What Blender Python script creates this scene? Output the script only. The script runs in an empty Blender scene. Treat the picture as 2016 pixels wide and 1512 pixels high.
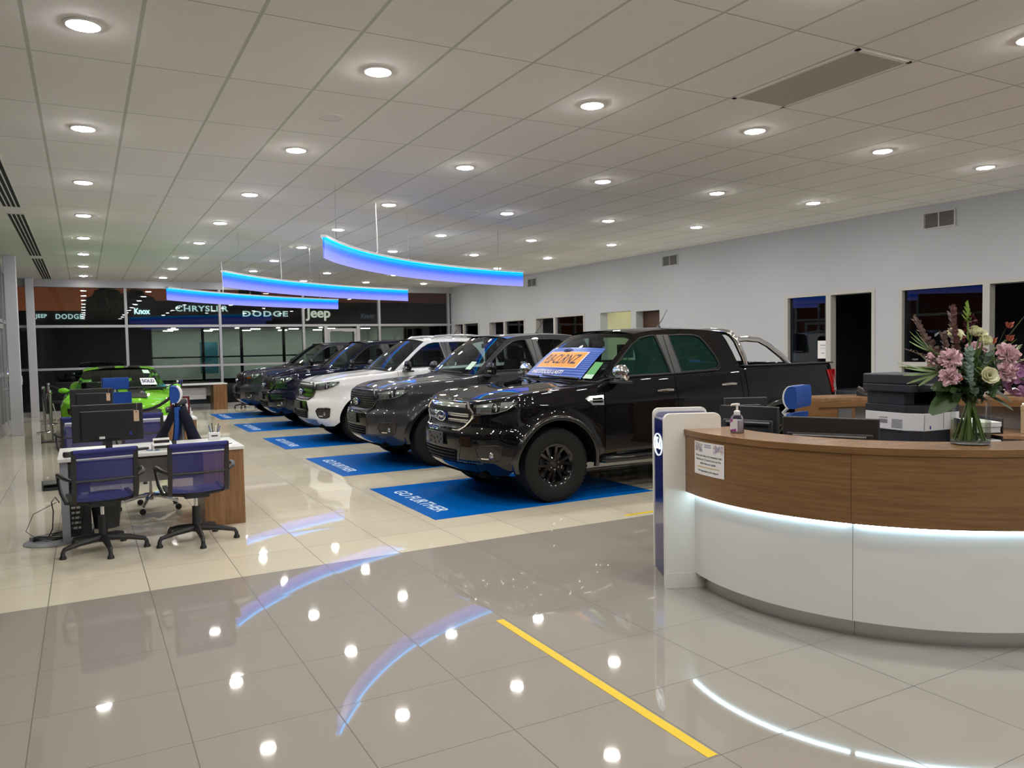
import bpy, bmesh, math, random
from mathutils import Vector, Matrix
from mathutils.geometry import tessellate_polygon
random.seed(7)
PI = math.pi
sin, cos, sqrt = math.sin, math.cos, math.sqrt
C = bpy.context.scene.collection
SC = bpy.context.scene

# ------------------------------------------------------------------ camera, world, exposure
cam_d = bpy.data.cameras.new('camera')
cam_d.sensor_width = 36.0
cam_d.lens = 36.0 * 1539.54 / 2016.0
cam_d.clip_end = 300
cam = bpy.data.objects.new('camera', cam_d)
C.objects.link(cam)
_r = Vector((0.87691113, -0.48027391, -0.01907453))
_u = Vector((0.0401683, 0.0336802, 0.99862513))
_f = Vector((0.47897116, 0.87647168, -0.04882633))
CM = Matrix((( _r.x, _u.x, -_f.x, 0), (_r.y, _u.y, -_f.y, 0), (_r.z, _u.z, -_f.z, 1.63), (0, 0, 0, 1)))
cam.matrix_world = CM
SC.camera = cam
SC.view_settings.view_transform = 'Standard'
SC.view_settings.look = 'None'
SC.view_settings.gamma = 1
SC.view_settings.use_curve_mapping = False
SC.view_settings.exposure = 0.0
SC.cycles.use_denoising = True
SC.cycles.caustics_reflective = False
SC.cycles.caustics_refractive = False
SC.cycles.max_bounces = 9
SC.cycles.transparent_max_bounces = 16
SC.cycles.sample_clamp_indirect = 4.0

LAMP = 250.0          # emission of the ceiling downlights
world = bpy.data.worlds.new('dusk')
SC.world = world
world.use_nodes = True
wn = world.node_tree.nodes; wl = world.node_tree.links
wn.clear()
tc = wn.new('ShaderNodeTexCoord'); sx = wn.new('ShaderNodeSeparateXYZ')
rmp = wn.new('ShaderNodeValToRGB'); bg = wn.new('ShaderNodeBackground'); wo = wn.new('ShaderNodeOutputWorld')
wl.new(tc.outputs['Generated'], sx.inputs[0]); wl.new(sx.outputs['Z'], rmp.inputs[0])
nx_ = wn.new('ShaderNodeMath'); nx_.operation = 'MULTIPLY_ADD'; nx_.use_clamp = True; wl.new(sx.outputs['X'], nx_.inputs[0]); nx_.inputs[1].default_value = -2.4; nx_.inputs[2].default_value = 1.05
mxw = wn.new('ShaderNodeMix'); mxw.data_type = 'RGBA'; wl.new(nx_.outputs[0], mxw.inputs[0]); mxw.inputs[6].default_value = (.020, .008, .010, 1); wl.new(rmp.outputs[0], mxw.inputs[7])
wl.new(mxw.outputs[2], bg.inputs[0]); wl.new(bg.outputs[0], wo.inputs[0])
e = rmp.color_ramp.elements
e[0].position = 0.0; e[0].color = (0.16, 0.045, 0.015, 1)
e[1].position = 0.10; e[1].color = (0.085, 0.024, 0.012, 1)
for ps, cl in ((0.16, (0.03, 0.014, 0.018, 1)), (0.3, (0.008, 0.008, 0.02, 1))):
    k = rmp.color_ramp.elements.new(ps); k.color = cl
bg.inputs[1].default_value = .9

CZ = 3.63            # ceiling height
YB = 24.3            # rear glazing
XL = -1.55           # left glazing

# ------------------------------------------------------------------ node helpers, materials
MATS = {}
def mat(name, col=(.8, .8, .8), rough=.5, metal=0.0, coat=0.0, emit=None, es=0.0, spec=.5, trans=0.0, ior=1.5, alpha=None):
    if name in MATS: return MATS[name]
    m = bpy.data.materials.new(name); m.use_nodes = True
    b = m.node_tree.nodes['Principled BSDF']
    b.inputs['Base Color'].default_value = (*col, 1)
    b.inputs['Roughness'].default_value = rough
    b.inputs['Metallic'].default_value = metal
    b.inputs['Coat Weight'].default_value = coat
    b.inputs['Coat Roughness'].default_value = .02
    b.inputs['Specular IOR Level'].default_value = spec
    b.inputs['Transmission Weight'].default_value = trans
    b.inputs['IOR'].default_value = ior
    if emit:
        b.inputs['Emission Color'].default_value = (*emit, 1); b.inputs['Emission Strength'].default_value = es
    if alpha is not None: b.inputs['Alpha'].default_value = alpha
    MATS[name] = m
    return m
class NT:
    def __init__(s, m):
        s.m = m; s.t = m.node_tree; s.n = s.t.nodes; s.l = s.t.links; s.b = s.n.get('Principled BSDF')
    def new(s, k, **kw):
        n = s.n.new(k)
        for a, v in kw.items(): setattr(n, a, v)
        return n
    def math(s, op, a, b=None, c=None):
        n = s.n.new('ShaderNodeMath'); n.operation = op
        for i, v in enumerate((a, b, c)):
            if v is None: continue
            if isinstance(v, (int, float)): n.inputs[i].default_value = v
            else: s.l.new(v, n.inputs[i])
        return n.outputs[0]
    def mix(s, f, a, b):
        n = s.n.new('ShaderNodeMix'); n.data_type = 'RGBA'
        for i, v in ((0, f), (6, a), (7, b)):
            if isinstance(v, (int, float)): n.inputs[i].default_value = v
            elif isinstance(v, tuple): n.inputs[i].default_value = (*v, 1)
            else: s.l.new(v, n.inputs[i])
        return n.outputs[2]
    def pos(s):
        g = s.n.new('ShaderNodeNewGeometry'); x = s.n.new('ShaderNodeSeparateXYZ'); s.l.new(g.outputs['Position'], x.inputs[0])
        return g, x.outputs[0], x.outputs[1], x.outputs[2]
    def noise(s, scale, detail=4, vec=None, scl=(1, 1, 1), coord='Object'):
        n = s.n.new('ShaderNodeTexNoise'); n.inputs['Scale'].default_value = scale; n.inputs['Detail'].default_value = detail
        mp = s.n.new('ShaderNodeMapping'); mp.inputs['Scale'].default_value = scl
        t = s.n.new('ShaderNodeTexCoord'); s.l.new(vec if vec else t.outputs[coord], mp.inputs[0]); s.l.new(mp.outputs[0], n.inputs['Vector'])
        return n.outputs[0]
def glass_mat(name, tint=(.9, .95, .93), refl=1.0, thru=1.0, fs=1.0):
    m = bpy.data.materials.new(name); m.use_nodes = True; t = NT(m); t.n.clear()
    o = t.new('ShaderNodeOutputMaterial'); tr = t.new('ShaderNodeBsdfTransparent'); gl = t.new('ShaderNodeBsdfGlossy')
    tr.inputs[0].default_value = (*[c * thru for c in tint], 1); gl.inputs['Roughness'].default_value = .0; gl.inputs[0].default_value = (refl, refl, refl, 1)
    f = t.new('ShaderNodeFresnel'); f.inputs[0].default_value = 1.38
    mx = t.new('ShaderNodeMixShader'); t.l.new(t.math('MULTIPLY', f.outputs[0], fs), mx.inputs[0])
    t.l.new(tr.outputs[0], mx.inputs[1]); t.l.new(gl.outputs[0], mx.inputs[2]); t.l.new(mx.outputs[0], o.inputs[0])
    MATS[name] = m
    return m
def wood_mat(name, c1, c2, scl, rough=.28):
    m = mat(name, c1, rough); t = NT(m)
    n1 = t.noise(3.0, 6, scl=scl); n2 = t.noise(14.0, 3, scl=scl)
    f = t.math('MULTIPLY_ADD', n2, .45, t.math('MULTIPLY', n1, .75))
    r = t.new('ShaderNodeMapRange'); t.l.new(f, r.inputs[0]); r.inputs[1].default_value = .38; r.inputs[2].default_value = .8
    t.l.new(t.mix(r.outputs[0], c1, c2), t.b.inputs['Base Color'])
    return m
wood_h = wood_mat('wood_horizontal', (.155, .076, .028), (.275, .148, .063), (.9, .9, 26))
wood_top = wood_mat('wood_top', (.20, .105, .05), (.40, .24, .13), (1.2, 5, 5), .22)
wood_v = wood_mat('wood_vertical', (.15, .072, .03), (.34, .18, .085), (9, 9, .5))
white_lam = mat('white_laminate', (.78, .79, .78), .3)
cream_lam = mat('cream_laminate', (.80, .79, .74), .35)
white_pl = mat('white_plastic', (.82, .82, .82), .35)
grey_pl = mat('grey_plastic', (.25, .25, .26), .5)
black_pl = mat('black_plastic', (.018, .018, .02), .45)
black_sh = mat('black_shiny', (.008, .008, .009), .12)
matt_black = mat('matt_black', (.004, .004, .004), .9, spec=.1)
chrome = mat('chrome', (.85, .85, .86), .06, 1.0)
steel = mat('brushed_steel', (.62, .62, .60), .32, .85)
alu = mat('aluminium_frame', (.42, .42, .44), .4, .3)
wall_m = mat('wall_paint', (.49, .515, .555), .8)
col_m = mat('column_paint', (.62, .62, .68), .5)
blue_sign = mat('blue_panel', (.01, .02, .16), .15, coat=.5)
blue_mat = mat('blue_floor_vinyl', (.0, .115, .47), .4, spec=.05)
yellow = mat('yellow_tape', (.80, .56, .01), .5)
paper = mat('paper', (.85, .85, .86), .8)
ink = mat('ink', (.03, .03, .05), .8)
manila = mat('manila_card', (.72, .52, .36), .8)
blue_fab = mat('blue_upholstery', (.012, .07, .33), .9)
win_glass = glass_mat('window_glass')
dark_glass = glass_mat('office_glass', (.55, .6, .65))
car_glass = glass_mat('car_glass', (.66, .82, .76))
side_glass = glass_mat('painted_view_glass', (.50, .68, .62))
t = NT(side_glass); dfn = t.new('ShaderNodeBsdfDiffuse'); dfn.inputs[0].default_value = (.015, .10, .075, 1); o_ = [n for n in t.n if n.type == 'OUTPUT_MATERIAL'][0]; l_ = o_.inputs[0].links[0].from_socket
mx2 = t.new('ShaderNodeMixShader'); mx2.inputs[0].default_value = .22; t.l.new(l_, mx2.inputs[1]); t.l.new(dfn.outputs[0], mx2.inputs[2]); t.l.new(mx2.outputs[0], o_.inputs[0])  # matte teal mixed in, painting the pale wall seen through the glass
lamp_m = mat('downlight_diffuser', (1, 1, 1), .5, emit=(1.0, .965, .905), es=LAMP)
trim_w = mat('white_trim', (.85, .85, .84), .4)

# mesh fabric: see-through weave
m = bpy.data.materials.new('blue_mesh_fabric'); m.use_nodes = True; t = NT(m); MATS['blue_mesh_fabric'] = m
t.b.inputs['Base Color'].default_value = (.035, .04, .24, 1); t.b.inputs['Roughness'].default_value = .7
tr = t.new('ShaderNodeBsdfTransparent'); mx = t.new('ShaderNodeMixShader'); mx.inputs[0].default_value = .62
mx.inputs[0].default_value = .66; out = t.n['Material Output']; t.l.new(tr.outputs[0], mx.inputs[1]); t.l.new(t.b.outputs[0], mx.inputs[2]); t.l.new(mx.outputs[0], out.inputs[0])
mesh_fab = m

# polished floor tiles: joints, a beige field beyond y = 5.84 and a greyer one before it, each tile laid at a hair's tilt
fm = mat('floor_tiles', (.5, .46, .4), .035, spec=.62); t = NT(fm)
g, px, py, pz = t.pos()
ux = t.math('DIVIDE', t.math('ADD', px, .871), .6035); uy = t.math('DIVIDE', t.math('SUBTRACT', py, 4.6466), .596)
def joint(t, v, w):
    fr = t.math('FRACT', v); d = t.math('MINIMUM', fr, t.math('SUBTRACT', 1.0, fr)); return t.math('LESS_THAN', d, w)
j = t.math('MAXIMUM', joint(t, ux, .0042), joint(t, uy, .0034))
cb = t.new('ShaderNodeCombineXYZ'); t.l.new(t.math('FLOOR', ux), cb.inputs[0]); t.l.new(t.math('FLOOR', uy), cb.inputs[1])
wnz = t.new('ShaderNodeTexWhiteNoise'); wnz.noise_dimensions = '3D'; t.l.new(cb.outputs[0], wnz.inputs['Vector'])
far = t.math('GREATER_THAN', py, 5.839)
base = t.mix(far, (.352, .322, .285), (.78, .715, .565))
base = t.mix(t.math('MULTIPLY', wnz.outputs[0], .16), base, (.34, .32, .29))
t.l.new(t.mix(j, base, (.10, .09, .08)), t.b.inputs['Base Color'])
t.l.new(t.math('MULTIPLY_ADD', j, .5, .03), t.b.inputs['Roughness'])
v1 = t.new('ShaderNodeVectorMath', operation='SUBTRACT'); t.l.new(wnz.outputs[1], v1.inputs[0]); v1.inputs[1].default_value = (.5, .5, .5)
v2 = t.new('ShaderNodeVectorMath', operation='MULTIPLY'); t.l.new(v1.outputs[0], v2.inputs[0]); v2.inputs[1].default_value = (.006, .006, 0)
v3 = t.new('ShaderNodeVectorMath', operation='ADD'); t.l.new(v2.outputs[0], v3.inputs[0]); t.l.new(g.outputs['Normal'], v3.inputs[1])
v4 = t.new('ShaderNodeVectorMath', operation='NORMALIZE'); t.l.new(v3.outputs[0], v4.inputs[0]); t.l.new(v4.outputs[0], t.b.inputs['Normal'])

# ceiling tiles with their grid of bars
cm = mat('ceiling_tiles', (.74, .73, .72), .85); t = NT(cm)
g, px, py, pz = t.pos()
ux = t.math('DIVIDE', t.math('ADD', px, .2367), .6228); uy = t.math('DIVIDE', t.math('SUBTRACT', py, 4.8596), 1.234)
jm = t.math('MULTIPLY', joint(t, ux, .019), t.math('GREATER_THAN', px, -.5)); jc = t.math('MULTIPLY', joint(t, uy, .0042), t.math('GREATER_THAN', px, -.72))
cb = t.new('ShaderNodeCombineXYZ'); t.l.new(t.math('FLOOR', ux), cb.inputs[0]); t.l.new(t.math('FLOOR', uy), cb.inputs[1])
wnz = t.new('ShaderNodeTexWhiteNoise'); t.l.new(cb.outputs[0], wnz.inputs['Vector'])
base = t.mix(wnz.outputs[0], (.91, .905, .90), (.87, .865, .86))
base = t.mix(jc, base, (.46, .47, .46)); base = t.mix(jm, base, (.56, .59, .55))
t.l.new(base, t.b.inputs['Base Color'])

# ------------------------------------------------------------------ mesh builder
def lerp(a, b, t): return a + (b - a) * t
def tab(pts, x):
    """smooth interpolation through a table"""
    if x <= pts[0][0]: return pts[0][1]
    if x >= pts[-1][0]: return pts[-1][1]
    for i in range(len(pts) - 1):
        x0, y0 = pts[i]; x1, y1 = pts[i + 1]
        if x0 <= x <= x1:
            h = x1 - x0
            m0 = (y1 - pts[i - 1][1]) / (x1 - pts[i - 1][0]) if i > 0 else (y1 - y0) / h
            m1 = (pts[i + 2][1] - y0) / (pts[i + 2][0] - x0) if i + 2 < len(pts) else (y1 - y0) / h
            s = (x - x0) / h
            return (2*s**3 - 3*s*s + 1)*y0 + (s**3 - 2*s*s + s)*h*m0 + (-2*s**3 + 3*s*s)*y1 + (s**3 - s*s)*h*m1
def loc_inv(parent):
    M = Matrix.Identity(4)
    p = parent
    while p is not None:
        M = (Matrix.Translation(p.location) @ p.rotation_euler.to_matrix().to_4x4() @ Matrix.Diagonal((*p.scale, 1))) @ M
        p = p.parent
    return M.inverted()
class MB:
    def __init__(s, xf=None): s.v = []; s.f = []; s.xf = xf
    def add(s, vs, fs):
        o = len(s.v)
        for q in vs: s.v.append(tuple(s.xf(q)) if s.xf else tuple(q))
        for q in fs: s.f.append(tuple(i + o for i in q))
        return s
    def box(s, x0, x1, y0, y1, z0, z1):
        if x0 > x1: x0, x1 = x1, x0
        if y0 > y1: y0, y1 = y1, y0
        if z0 > z1: z0, z1 = z1, z0
        return s.add([(x0,y0,z0),(x1,y0,z0),(x1,y1,z0),(x0,y1,z0),(x0,y0,z1),(x1,y0,z1),(x1,y1,z1),(x0,y1,z1)],
                     [(0,3,2,1),(4,5,6,7),(0,1,5,4),(1,2,6,5),(2,3,7,6),(3,0,4,7)])
    def grid(s, rows, closed=False):
        n = len(rows[0]); vs = [p for r in rows for p in r]; fs = []
        for i in range(len(rows) - 1):
            for k in range(n if closed else n - 1):
                a = i*n + k; b = i*n + (k+1) % n; fs.append((a, b, b+n, a+n))
        return s.add(vs, fs)
    def tube(s, pts, r, n=8, closed=False):
        pts = [Vector(p) for p in pts]; N = len(pts); rr = r if isinstance(r, (list, tuple)) else [r]*N
        rows = []; up = None
        for i, p in enumerate(pts):
            a = pts[(i-1) % N] if (closed or i > 0) else p; b = pts[(i+1) % N] if (closed or i < N-1) else p
            t = (b - a).normalized()
            if up is None:
                up = Vector((0,0,1)) if abs(t.z) < .9 else Vector((1,0,0))
            up = (up - t*up.dot(t)); up = up.normalized() if up.length > 1e-6 else t.orthogonal().normalized()
            w = t.cross(up)
            rows.append([p + up*rr[i]*cos(2*PI*k/n) + w*rr[i]*sin(2*PI*k/n) for k in range(n)])
        if closed: rows.append(rows[0])
        s.grid(rows, True)
        if not closed:
            s.add(rows[0], [tuple(range(n))]); s.add(rows[-1], [tuple(reversed(range(n)))])
        return s
    def cyl(s, c, r, h, n=20, axis='z', r2=None):
        a = {'x': (1,0,0), 'y': (0,1,0), 'z': (0,0,1)}[axis]; c = Vector(c); a = Vector(a)
        return s.tube([c, c + a*h], [r, r if r2 is None else r2], n)
    def lathe(s, prof, n=24, c=(0,0,0), axis='z'):
        rows = []
        for r, z in prof:
            row = []
            for k in range(n):
                a = 2*PI*k/n
                if axis == 'z': row.append((c[0]+r*cos(a), c[1]+r*sin(a), c[2]+z))
                elif axis == 'y': row.append((c[0]+r*cos(a), c[1]+z, c[2]+r*sin(a)))
                else: row.append((c[0]+z, c[1]+r*cos(a), c[2]+r*sin(a)))
            rows.append(row)
        return s.grid(rows, True)
    def prism(s, poly, a0, a1, plane='xz'):
        """2D polygon pushed along the third axis"""
        def P(u, v, w): return {'xz': (u, w, v), 'xy': (u, v, w), 'yz': (w, u, v)}[plane]
        n = len(poly); vs = [P(u, v, a0) for u, v in poly] + [P(u, v, a1) for u, v in poly]
        fs = [tuple(range(n)), tuple(reversed(range(n, 2*n)))] + [(i, i+n, (i+1) % n + n, (i+1) % n) for i in range(n)]
        return s.add(vs, fs)
    def sphere(s, c, r, n=12, sc=(1,1,1)):
        rows = [[(c[0]+r*sc[0]*sin(PI*i/n)*cos(2*PI*k/(2*n)), c[1]+r*sc[1]*sin(PI*i/n)*sin(2*PI*k/(2*n)), c[2]+r*sc[2]*cos(PI*i/n)) for k in range(2*n)] for i in range(n+1)]
        return s.grid(rows, True)
    def mesh(s, name, angle=35):
        me = bpy.data.meshes.new(name); me.from_pydata(s.v, [], s.f); me.validate()
        bm = bmesh.new(); bm.from_mesh(me)
        bmesh.ops.remove_doubles(bm, verts=bm.verts, dist=1e-5)
        bmesh.ops.recalc_face_normals(bm, faces=bm.faces); bm.to_mesh(me); bm.free()
        me.polygons.foreach_set('use_smooth', [True]*len(me.polygons))
        me.set_sharp_from_angle(angle=math.radians(angle))
        return me
    def build(s, name, m, parent=None, bevel=0, angle=35, world=False, label=None):
        me = s.mesh(name, angle)
        if m: me.materials.append(m)
        if world and parent is not None: me.transform(loc_inv(parent))
        o = bpy.data.objects.new(name, me); C.objects.link(o)
        if parent is not None: o.parent = parent
        if bevel:
            b = o.modifiers.new('bevel', 'BEVEL'); b.width = bevel; b.segments = 2; b.limit_method = 'ANGLE'; b.angle_limit = math.radians(40)
        if label: o['label'] = label
        return o
def tag(o, label=None, cat=None, group=None, kind=None):
    if label: o['label'] = label
    if cat: o['category'] = cat
    if group: o['group'] = group
    if kind: o['kind'] = kind
    return o
def thing(name, label, cat, loc=(0,0,0), rz=0, group=None):
    o = bpy.data.objects.new(name, None); C.objects.link(o); o.location = loc; o.rotation_euler = (0,0,rz)
    o.empty_display_size = .1
    return tag(o, label, cat, group)
def struct(mb, name, m, label=None, cat=None, **kw):
    o = mb.build(name, m, **kw); tag(o, label, cat, kind='structure'); return o
def inst(name, src, parent=None, loc=(0,0,0), rot=(0,0,0), scale=(1,1,1)):
    o = bpy.data.objects.new(name, src.data); C.objects.link(o); o.parent = parent; o.location = loc; o.rotation_euler = rot; o.scale = scale
    return o
def copy_tree(root, loc=None, rz=None, label=None, group=None):
    c = root.copy(); C.objects.link(c)
    if loc is not None: c.location = loc
    if rz is not None: c.rotation_euler = (0,0,rz)
    if label: c['label'] = label
    if group: c['group'] = group
    def rec(a, b):
        for ch in list(a.children):
            if ch in done: continue
            d = ch.copy(); C.objects.link(d); d.parent = b; done.add(d); rec(ch, d)
    done = set(); rec(root, c)
    return c
_tc = {}
def text_mesh(s, size=1.0, bold=0.0, extrude=0.0, spacing=1.0, shear=0.0, align='CENTER', res=3):
    cu = bpy.data.curves.new('lettering', 'FONT'); cu.body = s; cu.size = size; cu.offset = bold; cu.extrude = extrude
    cu.space_character = spacing; cu.shear = shear; cu.align_x = align; cu.align_y = 'CENTER'; cu.resolution_u = res
    o = bpy.data.objects.new('tmp', cu); C.objects.link(o)
    dg = bpy.context.evaluated_depsgraph_get(); dg.update()
    me = bpy.data.meshes.new_from_object(o.evaluated_get(dg))
    bpy.data.objects.remove(o); bpy.data.curves.remove(cu)
    return me
def text(name, s, m, fn, parent=None, size=.1, world=False, wx=1.0, **kw):
    """lettering laid on a surface: fn(u, v, w) gives the point for lettering coordinate (u, v), height w"""
    me = text_mesh(s, size, **kw)
    for v in me.vertices: v.co = Vector(fn(v.co.x*wx, v.co.y, v.co.z))
    me.materials.clear(); me.materials.append(m)
    if world and parent is not None: me.transform(loc_inv(parent))
    o = bpy.data.objects.new(name, me); C.objects.link(o)
    if parent is not None: o.parent = parent
    return o
def plane_fn(o, u, v):
    o = Vector(o); u = Vector(u); v = Vector(v); w = u.cross(v).normalized()
    return lambda a, b, c=0: o + u*a + v*b + w*c
FORD = [  # script lettering, strokes in a 2 x 1 field
 [(-.62,.18),(-.70,.30),(-.60,.38),(-.40,.36),(-.16,.34),(-.06,.40)], [(-.34,.34),(-.42,.10),(-.50,-.14),(-.60,-.28),(-.74,-.26)], [(-.56,.06),(-.40,.08),(-.26,.10)],
 [(-.12,.04),(-.24,.0),(-.26,-.16),(-.16,-.22),(-.05,-.12),(-.04,.02),(-.12,.04),(.02,.0)],
 [(.02,.0),(.10,.06),(.08,-.08),(.05,-.22)], [(.08,-.06),(.16,.04),(.24,.02)],
 [(.48,.02),(.36,.04),(.28,-.06),(.30,-.20),(.40,-.20),(.48,-.04)], [(.60,.40),(.52,.14),(.45,-.12),(.48,-.22),(.58,-.18),(.64,-.10)]]
def ford_strokes(fn, mb, w):
    for st in FORD:
        mb.tube([fn(x, y) for x, y in st], w, 5)
    return mb
# ------------------------------------------------------------------ the room
XR0 = 11.42; XRS = -.0184      # right wall runs a hair off square: x = 11.42 - .0184 y
def WX(y): return XR0 + XRS*y
def wr(d):                      # (along y, depth behind the wall face, z) -> world
    return lambda p: (WX(p[1]) + p[0], p[1], p[2])
def yk(y): return XR0*y/(11.3 - XRS*y)
def zk(y, z): return 1.63 + (z - 1.63)*XR0/(11.3 - XRS*y)

struct(MB().box(XL-1, 13, -6, YB+.1, -.1, 0), 'floor', fm, 'polished floor tiles, greyer in front and beige further back')
struct(MB().box(XL-.3, 12.2, -6, YB+.2, CZ, CZ+.12), 'ceiling', cm, 'suspended ceiling of pale tiles in a thin grid')
struct(MB().box(XL-1, 13, -6.15, -6, 0, CZ), 'wall_front', wall_m)
OPEN = [(22.3, 24.0, 2.37, 23.35), (19.45, 21.55, 2.35, 20.6), (16.5, 18.8, 2.36, 17.85), (14.6, 15.8, 2.39, None), (13.6, 14.42, 2.36, None),
        (8.36, 10.08, 2.39, 9.2), (5.3, 7.85, 2.375, 6.55)]
mbw = MB(wr(0))
ys = -6
for o0, o1, zt, dv in sorted(OPEN):
    mbw.box(0, .22, ys, o0, 0, CZ); mbw.box(0, .22, o0, o1, zt, CZ)
    ys = o1
mbw.box(0, .22, ys, YB+.1, 0, CZ)
struct(mbw, 'wall_right', wall_m, 'pale grey painted wall with office openings')
struct(MB(wr(0)).box(-.014, 0, 10.12, 13.55, 0, .1).box(-.014, 0, 15.85, 16.45, 0, .1), 'baseboard_right', alu)

# rear glazing
AL = alu
mull = [XL+.05, 1.08, 3.55, 5.98, 8.42, 10.86]
mb = MB()
for x in mull: mb.box(x-.035, x+.035, YB-.07, YB+.07, .0, CZ-.12)
mb.box(XL, 11.0, YB-.1, YB+.1, CZ-.2, CZ)
mb.box(XL, 11.0, YB-.05, YB+.05, 2.345, 2.415)
mb.box(XL, 6.0, YB-.05, YB+.05, 1.20, 1.26)
mb.box(XL, 11.0, YB-.09, YB+.06, 0, .11)
mb.box(6.62, 6.72, YB-.06, YB+.06, 0, 2.35).box(7.66, 7.76, YB-.06, YB+.06, 0, 2.35).box(8.42, 11, YB-.05, YB+.05, 1.2, 1.26)
struct(mb, 'window_1', AL, 'aluminium framed glazing across the far end of the showroom')
pr = bpy.data.objects['window_1']
mb = MB()
for a, b in zip(mull[:-1], mull[1:]):
    if a == mull[3]: mb.box(a, b, YB-.004, YB+.004, 2.38, CZ-.2); mb.box(a, 6.62, YB-.004, YB+.004, .1, 2.35); mb.box(7.76, b, YB-.004, YB+.004, .1, 2.35)
    else: mb.box(a, b, YB-.004, YB+.004, .1, CZ-.2)
MBo = mb.build('pane', win_glass, pr)
mb = MB(); mb.box(6.72, 6.80, YB-.03, YB+.03, .02, 2.28).box(7.58, 7.66, YB-.03, YB+.03, .02, 2.28).box(6.8, 7.58, YB-.03, YB+.03, 2.18, 2.28).box(6.8, 7.58, YB-.03, YB+.03, .02, .2)
struct(mb, 'door_1', AL, 'glazed aluminium door in the rear glazing')
dr = bpy.data.objects['door_1']; MB().box(6.8, 7.58, YB-.004, YB+.004, .2, 2.18).build('pane', win_glass, dr)
MB().box(6.86, 7.2, YB-.11, YB-.03, 2.2, 2.26).build('door_closer', AL, dr)

# left glazing with entrance doors
mb = MB(); yy = [-6, -3.6, -1.2, 1.2, 3.6, 6.0, 8.4, 10.8, 13.2, 15.6, 17.9, 19.4, 20.4, 21.6, 22.9, YB]
for y in yy: mb.box(XL-.07, XL+.05, y-.04, y+.04, 0, CZ)
mb.box(XL-.06, XL+.04, -6, YB, CZ-.16, CZ).box(XL-.05, XL+.03, -6, YB, 2.34, 2.42).box(XL-.05, XL+.03, -6, YB, 1.18, 1.26).box(XL-.07, XL+.05, -6, YB, 0, .12)
struct(mb, 'window_2', AL, 'aluminium framed glazing along the left side')
MB().box(XL-.012, XL-.004, -6, YB, .1, CZ-.1).build('pane', win_glass, bpy.data.objects['window_2'])
mb = MB().box(XL-.03, XL+.06, 18.5, 18.6, .02, 2.3).box(XL-.03, XL+.06, 19.9, 20.0, .02, 2.3).box(XL-.03, XL+.06, 18.6, 19.9, 2.2, 2.3).box(XL-.03, XL+.06, 18.6, 19.9, .02, .2)
struct(mb, 'door_2', AL, 'glazed entrance door in the left glazing')
MB().tube([(XL+.06, 19.5, .92), (XL+.13, 19.5, .94), (XL+.14, 19.5, 1.15), (XL+.13, 19.5, 1.38), (XL+.06, 19.5, 1.40)], .016, 8).build('door_handle', chrome, bpy.data.objects['door_2'])

# columns
for n, (x, y, w) in enumerate([(-1.235, 18.75, .105), (-1.17, 23.98, .095)]):
    struct(MB().box(x-w, x+w, y-w, y+w, 0, CZ), 'wall_column' if 0 else 'trim_%d' % (n+1), col_m, 'pale square column beside the left glazing' if n == 0 else 'slim column at the far left corner', bevel=.008)
o = thing('wall_switch', 'small white switch plate on the near left column', 'switch', (-1.125, 18.75, 1.12))
MB().box(0, .012, -.035, .035, -.09, .09).build('plate', white_pl, o, .003)
MB().box(.012, .018, -.012, .012, -.03, .02).build('rocker', trim_w, o)

# office frames on the right wall
al2 = mat('office_frame', (.50, .49, .47), .5)
for n, (o0, o1, zt, dv) in enumerate(OPEN):
    if dv is None: continue
    m1 = MB(wr(0)); w = .05
    m1.box(-.012, .12, o0-.05, o0+.012, 0, zt+.05).box(-.012, .12, o1-.012, o1+.05, 0, zt+.05).box(-.012, .12, o0, o1, zt, zt+.05).box(-.012, .12, dv-.05, dv+.05, 0, zt)
    # glazed side is the far one for the near openings, the near one for the far openings
    ga, gb = (dv+.05, o1-.012) if n >= 5 else (o0+.012, dv-.05)
    m1.box(.03, .09, ga, gb, .0, .10)
    if n == 6: m1.box(-.005, .1, ga, gb, 1.19, 1.26).box(-.005, .1, ga, gb, .92, 1.0)
    o = struct(m1, 'window_%d' % (n+3), al2, 'framed office window and doorway in the right wall')
    MB(wr(0)).box(.055, .063, ga, gb, .1, zt).build('pane', dark_glass, o)
# offices behind the wall: the gloom of unlit rooms is put into the wall colour
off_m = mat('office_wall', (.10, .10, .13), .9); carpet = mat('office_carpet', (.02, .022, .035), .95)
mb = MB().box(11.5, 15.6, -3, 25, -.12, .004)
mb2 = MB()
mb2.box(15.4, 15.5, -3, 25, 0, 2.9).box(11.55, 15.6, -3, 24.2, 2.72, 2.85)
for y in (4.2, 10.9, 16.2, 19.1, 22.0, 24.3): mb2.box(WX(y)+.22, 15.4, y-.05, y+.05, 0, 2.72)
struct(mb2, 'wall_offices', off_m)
struct(mb, 'floor_offices', carpet)
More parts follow.
